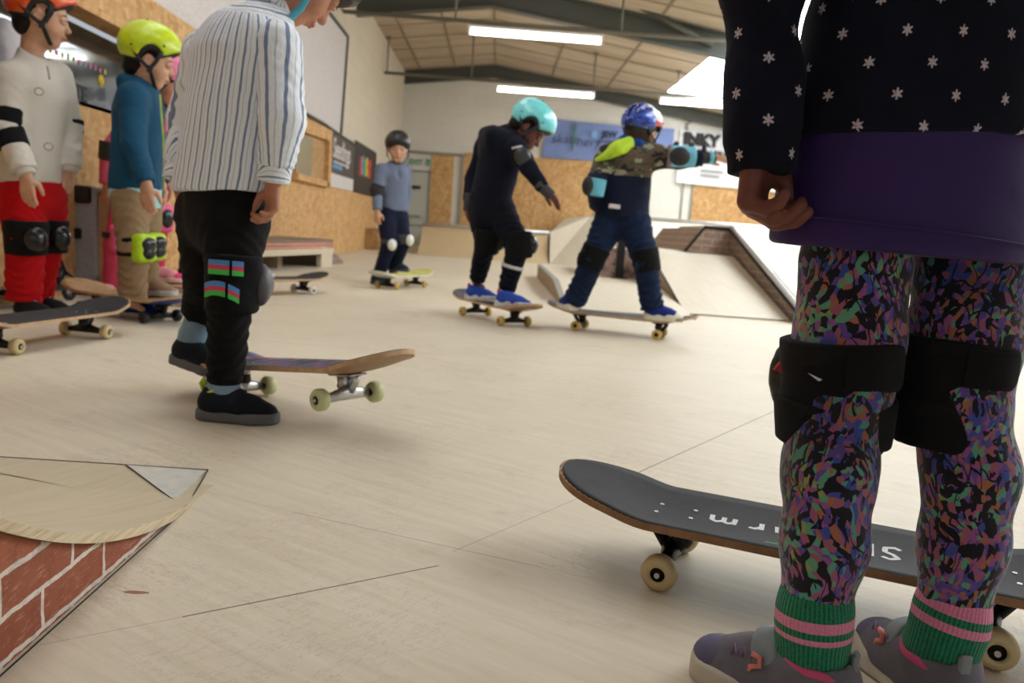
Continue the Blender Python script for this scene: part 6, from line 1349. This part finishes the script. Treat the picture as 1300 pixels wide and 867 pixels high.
# ---------------------------------------------------------------- child in black helmet and blue-grey cardigan
def cardigan_kid():
    J = dict(pel=P(499, 268, 6.72), ch=P(501, 224, 6.72), nk=P(503, 210, 6.72), hd=P(505, 189, 6.70))
    J['sh'] = [P(484, 216, 6.66), P(514, 216, 6.8)]; J['el'] = [P(479, 242, 6.6), P(516, 244, 6.84)]; J['wr'] = [P(479, 268, 6.56), P(512, 272, 6.78)]
    J['hip'] = [P(491, 274, 6.68), P(507, 274, 6.78)]; J['kn'] = [P(494, 312, 6.58), P(513, 306, 6.64)]; J['an'] = [P(480, 349, 6.62), P(499, 342, 6.72)]
    fwd = unit(V(.5, -.86, 0)); f = unit(V(.18, -.97, -.12)); u = unit(V(0, -.1, 1)); J['toe'] = [unit(V(.5, -.8, 0)), unit(V(.85, -.5, 0))]
    r = root('person', (J['pel'][0], 6.72, 0), 'child in black helmet, blue-grey cardigan and white knee caps, near the far corner', 'person')
    hr = hand(J['wr'][0], (0, 0, -1), (.3, .9, 0), (.9, -.3, 0), .95, curl=.45); hl = hand(J['wr'][1], (0, 0, -1), (-.5, .5, 0), (.2, -.9, 0), .9, curl=.5)
    b = bodymesh(r, J, f, u, M['skin'], [hr, hl], fwd, h=.0055, s=1.0); face_parts(b, J['hd'], f, u, 1.0)
    helmet(r, J['hd'], f, u, 1.08, plain('matt_black_shell', srgb(30, 30, 33), .35), h=.007)
    ja = fabric('blue_grey_knit', srgb(110, 119, 141), .95, .1, 12, 200, bump=.4); hem = P(500, 267, 6.72)
    q = [cone(hem, J['ch'], .112, .108, fl=(fwd, .8)), cone(J['sh'][0], J['sh'][1], .045, .045, k=.05), cone(J['ch'], J['nk'], .09, .055, fl=(fwd, .85), k=.05), ell(J['ch']+fwd*.10+V(0, 0, .02), V(.03, .028, .05), op='-', k=.01), plane(hem-V(0, 0, .004), V(0, 0, -1)), ell(J['nk']+V(0, 0, .03), V(.05, .05, .04), op='-', k=.01)]
    for i in (0, 1): q += arms(J, i, .050, .043, .038, .96, (.004, 4, i))
    cg = sdf('cardigan', q, H_, ja, r, nz=(.003, 30))
    sdf('shirt_front', [cone(J['ch']+V(0, 0, -.06), J['nk'], .085, .05, fl=(fwd, .85))], .007, fabric('white_tee', srgb(206, 208, 212)), r)
    q = [cone(J['pel']+V(0, 0, .01), J['pel']+V(0, 0, -.04), .104, .102, fl=(fwd, .85))]+legs(J, 0, .078, .060, .052, .95, (.004, 4, 1))+legs(J, 1, .076, .058, .050, .95, (.004, 4, 2))
    sdf('trousers', q, H_, fabric('navy_joggers', srgb(24, 28, 48), .9), r, nz=(.003, 24))
    wc = plain('white_pad_cap', srgb(222, 222, 218), .35); gp = fabric('grey_pad_sleeve', srgb(70, 72, 78))
    for i in (0, 1): kneepad(r, J['kn'][i]+V(0, 0, .01), J['an'][i], unit(V(.45, -.88, 0)) if i == 0 else unit(V(.75, -.66, 0)), .064, gp, wc, wrap=.07, up=V(0, 0, 1), capr=(.026, .036, .046))
    el = J['el'][0]; o = sdf('elbow_pad', [cone(el+V(.01, 0, .05), el+V(0, 0, .012), .056, .054, capa=True, capb=True), cone(el+V(0, 0, -.005), el+V(0, 0, -.045), .053, .05, capa=True, capb=True), ell(el+V(-.02, -.03, 0), V(.035, .03, .045))], .006, M['black'], r)
    tl = fabric('dark_teal_shoe', srgb(28, 54, 60), .8); so = plain('dark_sole_c', srgb(60, 62, 66), .6); sk = fabric('teal_sock', srgb(44, 92, 110))
    for i in (0, 1): sdf('sock', [cone(J['an'][i]+V(.005, 0, .045), J['an'][i]+V(0, 0, -.02), .036, .034)], .006, sk, r)
    h0 = G(473, 360); shoe(r, V(h0[0], h0[1], 0), V(h0[0]+.13, h0[1]-.13, 0), UP, tl, so, w=.036)
    h1 = V(J['an'][1][0]-.04, J['an'][1][1]+.01, .105); shoe(r, h1, h1+V(.17, -.07, 0), UP, tl, so, w=.036)
cardigan_kid()
# ---------------------------------------------------------------- child in aqua helmet riding
def aqua_kid():
    J = dict(pel=P(622, 258, 4.46), ch=P(637, 192, 4.44), nk=P(650, 172, 4.44), hd=P(670, 163, 4.42))
    J['sh'] = [P(616, 186, 4.56), P(655, 190, 4.33)]; J['el'] = [P(600, 226, 4.58), P(670, 212, 4.24)]; J['wr'] = [P(595, 256, 4.50), P(691, 240, 4.22)]
    J['hip'] = [P(612, 268, 4.52), P(634, 268, 4.42)]; J['kn'] = [P(618, 306, 4.44), P(658, 312, 4.34)]; J['an'] = [P(605, 358, 4.58), P(641, 374, 4.36)]
    fwd = unit(V(.80, .60, 0)); f = unit(V(.76, -.12, -.64)); u = unit(V(.64, 0, .77)); up_ = perp(u, f); s_ = np.cross(f, up_); J['toe'] = [unit(V(.85, -.5, 0)), unit(V(.9, -.4, 0))]
    r = root('person', (J['pel'][0], 4.45, 0), 'child in aqua helmet and navy hooded tracksuit riding a skateboard', 'person')
    hl = hand(J['wr'][0]+V(0, 0, -.0), (-.05, -.05, -1), (.9, -.2, 0), (.2, .9, 0), .95, curl=.3); hr = hand(J['wr'][1]+V(.004, 0, -.003), (.75, 0, -.62), (-.2, -.25, -.9), (.1, .9, 0), 1.0, curl=(.18, .2, .25, .3), thumb=.0, spread=.22)
    b = bodymesh(r, J, f, u, M['skin_dark'], [hl, hr], fwd, h=.0045, s=1.03); face_parts(b, J['hd'], f, u, 1.03, look_down=True)
    sdf('hair', [ell(J['hd']+up_*.022-f*.014, V(.092, .081, .086), (f, s_, up_)), ell(J['hd']-f*.055-up_*.03, V(.042, .064, .05), (f, s_, up_)), ell(J['hd']+f*.085-up_*.02, V(.05, .08, .08), (f, s_, up_), op='-')], .006, fabric('dark_hair_c', srgb(26, 20, 18), .6), r)
    helmet(r, J['hd']+up_*.008, f, u, 1.10, plain('aqua_helmet_shell', srgb(120, 222, 228), .25, coat=.6))
    ja = fabric('navy_hoodie', srgb(18, 20, 34), .9, .15, 8, 400); hem = J['pel']+V(0, 0, -.02); d_ = unit(J['ch']-J['pel'])
    q = [cone(J['pel']+d_*.01, J['ch'], .118, .124, fl=(fwd, .88), fold=(.003, 2, 1)), cone(J['sh'][0], J['sh'][1], .056, .056, k=.06), cone(J['ch'], J['nk'], .105, .062, fl=(fwd, .9), k=.05),
         cone(P(622, 176, 4.52), P(628, 178, 4.36), .058, .056, k=.035), cone(P(616, 170, 4.50), P(624, 168, 4.38), .030, .034, k=.03), cone(P(628, 172, 4.34), P(654, 178, 4.36), .036, .024, k=.03), cone(P(628, 170, 4.52), P(655, 172, 4.52), .036, .024, k=.03), plane(J['pel']-d_*.055, -d_)]
    for i in (0, 1): q += arms(J, i, .050, .042, .036, .97, (.003, 4, i))
    jk = sdf('hoodie', q, H_, ja, r, nz=(.003, 28))
    m = MB(); pq = P(655, 187, 4.24); m.tube([pq+V(-.02, -.012, -.008), pq+V(.005, -.016, .0), pq+V(.03, -.008, .006)], .0055, 6, flat=((0, 0, 1), 1)); m.build('reflective_stripe', M['panel_white'], jk)
    tm = fabric('navy_tracksuit_trousers', srgb(16, 18, 28), .9, .15, 8, 400)
    q = [cone(J['pel']+V(0, 0, .01), J['pel']+V(0, 0, -.05), .118, .112, fl=(fwd, .9))]+legs(J, 1, .088, .064, .044, .93, (.008, 5, 1))+legs(J, 0, .084, .062, .044, .93, (.008, 5, 2))
    tz = sdf('trousers', q, .006, tm, r, nz=(.0035, 26))
    kn, an = J['kn'][1], J['an'][1]; c_ = kn+(an-kn)*.42; ax = unit(an-kn); sdf('reflective_band', [cone(c_-ax*.009, c_+ax*.009, .0625, .0615, capa=True, capb=True)], .005, M['panel_white'], tz)
    bkp = fabric('black_pad_cloth_c', srgb(16, 16, 17), .85)
    for i in (1, 0): kneepad(r, J['kn'][i], J['an'][i], unit(V(.9, -.1 if i else .3, 0)), .072, bkp, M['blackgloss'], wrap=.13, up=J['hip'][i]-J['an'][i], capr=(.026, .038, .05))
    el = P(663, 200, 4.27); o = sdf('elbow_pad', [cone(el+(J['sh'][1]-el)*.5, el+(J['wr'][1]-el)*.16, .056, .050, capa=True, capb=True)], .006, bkp, r); sdf('pad_cap', [ell(el+V(.0, -.048, .0), V(.042, .022, .05), (unit(V(1, 0, .5)), V(0, 1, 0), unit(V(-.5, 0, 1))))], .006, plain('charcoal_pad_shell', srgb(48, 52, 54), .35), o)
    for i in (0, 1):
        w_ = J['wr'][i]; dd = unit(V(.75, 0, -.62)) if i else unit(V(-.05, 0, -1)); sdf('wrist_guard', [cone(w_-dd*.045, w_+dd*.052, .036, .032, capa=True, capb=True, fl=((V(-.2, -.25, -.9) if i else V(.9, -.2, 0)), .8))], .005, fabric('grey_wrist_guard_%d' % i, srgb(72, 72, 76), .85), r)
    bl = fabric('royal_blue_trainer', srgb(46, 76, 168), .75, .2); so = plain('white_trainer_sole_c', srgb(204, 206, 206), .55); rd = plain('red_heel_tab', srgb(176, 36, 44), .7)
    for i, hx in ((1, P(629, 388, 4.32)), (0, P(592, 374, 4.60))):
        h0 = V(hx[0], hx[1], .098); s2 = shoe(r, h0, h0+J['toe'][i]*.205, UP, bl, so, w=.037, lace=plain('pale_lace_%d' % i, srgb(150, 170, 210), .7), sh_=.036); m = MB(); m.obox(h0+V(.012, 0, .065), V(1, 0, 0), V(0, 1, 0), UP, (.008, .016, .026), 0, .004); m.build('heel_tab', rd, s2)
aqua_kid()
# ---------------------------------------------------------------- child in camouflage jacket riding
def camo_kid():
    J = dict(pel=P(790, 266, 4.25), ch=P(798, 204, 4.24), nk=P(806, 186, 4.24), hd=P(814, 168, 4.24))
    J['sh'] = [P(770, 200, 4.28), P(832, 199, 4.18)]; J['el'] = [P(755, 234, 4.18), P(862, 202, 4.14)]; J['wr'] = [P(758, 262, 4.32), P(894, 201, 4.12)]
    J['hip'] = [P(773, 282, 4.25), P(806, 282, 4.21)]; J['kn'] = [P(752, 330, 4.19), P(820, 334, 4.15)]; J['an'] = [P(727, 388, 4.26), P(829, 396, 4.16)]
    fwd = unit(V(.28, .95, 0)); f = unit(V(.66, .70, -.12)); u = unit(V(.1, .05, 1)); up_ = perp(u, f); s_ = np.cross(f, up_); J['toe'] = [unit(V(-.25, .95, 0)), unit(V(.95, -.3, 0))]
    r = root('person', (J['pel'][0], 4.22, 0), 'child in blue and red helmet and camouflage jacket riding a skateboard, arm outstretched', 'person')
    hr = hand(J['wr'][1]+V(.006, 0, .0), (1, -.05, .12), (.05, -.2, -.97), (0, .95, 0), .98, curl=.25, thumb=.1, spread=.15); hl = hand(J['wr'][0], (.3, .3, -.9), (.8, .3, 0), (.2, .9, 0), .9, curl=.5)
    b = bodymesh(r, J, f, u, M['skin'], [hl, hr], fwd, h=.0045, s=1.0); face_parts(b, J['hd'], f, u, 1.0)
    sdf('hair', [ell(J['hd']+up_*.02-f*.014, V(.09, .080, .084), (f, s_, up_)), ell(J['hd']-f*.045-up_*.035, V(.045, .062, .045), (f, s_, up_)), ell(J['hd']+f*.085-up_*.02, V(.05, .08, .08), (f, s_, up_), op='-')], .006, fabric('brown_hair_d', srgb(60, 44, 34), .6), r)
    t = NT('blue_marbled_helmet'); n = t.noise(t.mapping(t.obj(), (1, 1, 2.2), (.4, .7, 0)), 16, 3, .6); t.base(t.ramp(n, [(.36, srgb(10, 16, 50)), (.46, srgb(24, 56, 160)), (.58, srgb(44, 92, 200)), (.68, srgb(180, 200, 236))])); t.rough(.25); t.b.inputs['Coat Weight'].default_value = .5
    red = plain('red_helmet_front', srgb(206, 40, 44), .3, coat=.5); white = plain('white_helmet_flash', srgb(222, 222, 226), .3)
    H0 = J['hd']+up_*.006
    def mf(cn): 
        a = (cn-H0)@f; z = (cn-H0)@up_; return np.where(a+.3*z > -.012, np.where((z > .050) & (a < .045), 2, 1), 0)
    helmet(r, H0, f, u, 1.02, [t.m, red, white], kind='vent', matf=mf)
    # jacket: lime hood panel, camouflage yoke, navy lower half
    t = NT('camouflage_cloth'); n1 = t.noise(t.mapping(t.obj(), (1, 1, 1.6)), 11, 3, .55); n2 = t.noise(t.mapping(t.obj(), (1, 1, 1.5), loc=(3, 1, 2)), 13, 3, .55)
    c = t.ramp(n1, [(.40, srgb(34, 32, 30)), (.47, srgb(92, 80, 66)), (.58, srgb(66, 70, 54))], 'CONSTANT'); c = t.mix(t.math('GREATER_THAN', n2, .60), c, srgb(150, 148, 128)); c = t.mix(t.math('LESS_THAN', n2, .38), c, srgb(30, 28, 28)); t.base(c); t.rough(.85); camo = t.m
    navy = fabric('navy_shell_cloth', srgb(20, 27, 48), .75, .12); lime = plain('lime_panel', srgb(190, 226, 46), .6)
    hem = P(789, 277, 4.25); d_ = UP; zs = P(790, 224, 4.24)[2]
    q = [cone(hem, J['ch'], .140, .118, fl=(fwd, .78), fold=(.003, 1.5, 1)), cone(J['sh'][0], J['sh'][1], .058, .056, k=.06), cone(J['ch'], J['nk'], .10, .062, fl=(fwd, .85), k=.05), plane(hem, unit(V(.03, 0, -1))), ell(J['nk']+V(.01, .01, .05), V(.055, .055, .05), op='-', k=.01)]
    for i in (0, 1): q += arms(J, i, .056, .048, .040, .97, (.004, 4, i))
    def mj(cn): return np.where((cn[:, 2] < zs-.03*(cn[:, 0]-J['ch'][0])) | ((cn[:, 0] > J['el'][1][0]+.02)), 1, 0)
    jk = sdf('jacket', q, .006, [camo, navy], r, nz=(.003, 26), matf=mj)
    a_, b_ = P(762, 202, 4.16), P(800, 184, 4.14)
    sdf('lime_hood', [cone(P(757, 203, 4.19), P(786, 190, 4.17), .010, .040, fl=(V(.35, -.6, .75), .9)), cone(P(784, 190, 4.17), P(798, 183, 4.18), .040, .038, k=.03), plane(P(783, 199, 4.16), unit(V(.42, 0, -1)), k=.005)], .005, lime, jk)
    sdf('blue_collar', [cone(P(793, 180, 4.20), P(810, 182, 4.18), .036, .034, k=.02)], .006, fabric('blue_collar_cloth', srgb(34, 70, 140)), jk)
    m = MB(); p = P(780, 262, 4.13); m.obox(p, V(1, 0, -.06), V(0, 1, 0), V(.06, 0, 1), (.029, .006, .011), 0, .003); m.build('reflective_patch', M['panel_white'], jk)
    sdf('green_shirt_hem', [cone(P(806, 272, 4.22), P(807, 279, 4.22), .062, .060, capb=True)], .006, fabric('green_shirt', srgb(40, 120, 80)), r)
    den = fabric('dark_denim', srgb(21, 34, 62), .85, .28, 14, 500)
    q = [cone(J['pel']+V(0, 0, 0), J['pel']+V(0, 0, -.05), .118, .112, fl=(fwd, .8))]+legs(J, 0, .082, .062, .058, .94, (.010, 5, 1))+legs(J, 1, .082, .062, .058, .94, (.010, 5, 2))
    sdf('jeans', q, .006, den, r, nz=(.003, 28))
    bkp = fabric('black_pad_cloth_d', srgb(14, 14, 15), .85)
    for i in (0, 1): kneepad(r, J['kn'][i]+V(.0, 0, .012), J['an'][i], fwd, .071, bkp, M['blackgloss'], wrap=.115, up=J['hip'][i]-J['an'][i])
    m = MB(); m.tube([P(742, 318, 4.14), P(736, 322, 4.12), P(733, 330, 4.12)], [.008, .007, .004], 6); m.build('loose_strap', bkp, r)
    aq = fabric('aqua_elbow_sleeve', srgb(110, 184, 206), .7)
    el = P(864, 199, 4.11); o = sdf('elbow_pad', [cone(el+V(-.062, 0, 0), el+V(.070, 0, .004), .054, .049, capa=True, capb=True)], .005, aq, r); sdf('pad_cap', [ell(el+V(-.015, -.052, -.004), V(.052, .018, .046))], .005, M['black'], o)
    sdf('pad_trim', [cone(el+V(-.063, 0, 0), el+V(-.045, 0, .0), .0555, .0550, capa=True, capb=True)], .005, fabric('grey_pad_trim', srgb(140, 128, 128)), o)
    for x in (-.03, .045): m = MB(); m.tube([el+V(x, 0, .052), el+V(x+.005, -.01, .066)], .012, 8); m.build('strap_end', M['black'], o)
    el = P(755, 236, 4.14); o = sdf('elbow_pad', [cone(el+V(.008, 0, .035), el+V(0, 0, -.048), .050, .048, capa=True, capb=True)], .005, aq, r); sdf('pad_cap', [ell(el+V(-.034, -.024, -.004), V(.032, .032, .048))], .005, M['black'], o)
    w_ = J['wr'][1]; o = sdf('wrist_guard', [cone(w_+V(-.03, 0, 0), w_+V(.055, 0, .006), .036, .032, capa=True, capb=True, fl=(UP, .85))], .005, M['black'], r); sdf('guard_strap', [cone(w_+V(.02, 0, .004), w_+V(.045, 0, .006), .037, .036, capa=True, capb=True, fl=(UP, .85))], .005, aq, o)
    m = MB(); m.tube([w_+V(-.01, -.01, .02), w_+V(-.006, -.012, .07)], [.014, .010], 8); m.build('splint', M['black'], o)
    bl = fabric('blue_canvas_shoe', srgb(30, 46, 120), .8); so = plain('white_shoe_rubber_d', srgb(218, 212, 196), .55)
    h1 = P(818, 407, 4.17); h1[2] = .098; shoe(r, h1, h1+J['toe'][1]*.185, UP, bl, so, w=.038, lace=so, toecap=so, sh_=.034)
    h0 = P(727, 396, 4.22); h0[2] = .11; shoe(r, h0, h0+J['toe'][0]*.17, UP, bl, so, w=.037, lace=so, toecap=so, sh_=.034)
camo_kid()
EXPO=0.06
# ================================================================== CAMERA, LIGHT, LOOK
cd = bpy.data.cameras.new('camera'); cam = bpy.data.objects.new('camera', cd); COL.objects.link(cam)
import mathutils
cam.matrix_world = mathutils.Matrix.Translation((0, 0, CH)) @ mathutils.Matrix(ROT.tolist()).to_4x4()
cd.sensor_width = 22.3; cd.sensor_fit = 'HORIZONTAL'; cd.lens = F/1300*22.3; cd.clip_start = .02; cd.clip_end = 100
cd.dof.use_dof = True; cd.dof.focus_distance = 1.1; cd.dof.aperture_fstop = 4.0
scene.camera = cam
w = bpy.data.worlds.new('world'); scene.world = w; w.use_nodes = True
bg = w.node_tree.nodes['Background']; bg.inputs[0].default_value = (.85, .92, 1, 1); bg.inputs[1].default_value = .5
vs_ = scene.view_settings; vs_.view_transform = 'Standard'; vs_.look = 'None'; vs_.exposure = EXPO; vs_.gamma = 1; vs_.use_curve_mapping = False
scene.cycles.use_denoising = True
scene.cycles.max_bounces = 6; scene.cycles.diffuse_bounces = 4; scene.cycles.glossy_bounces = 3
scene.cycles.sample_clamp_indirect = 6
scene.cycles.caustics_reflective = False; scene.cycles.caustics_refractive = False
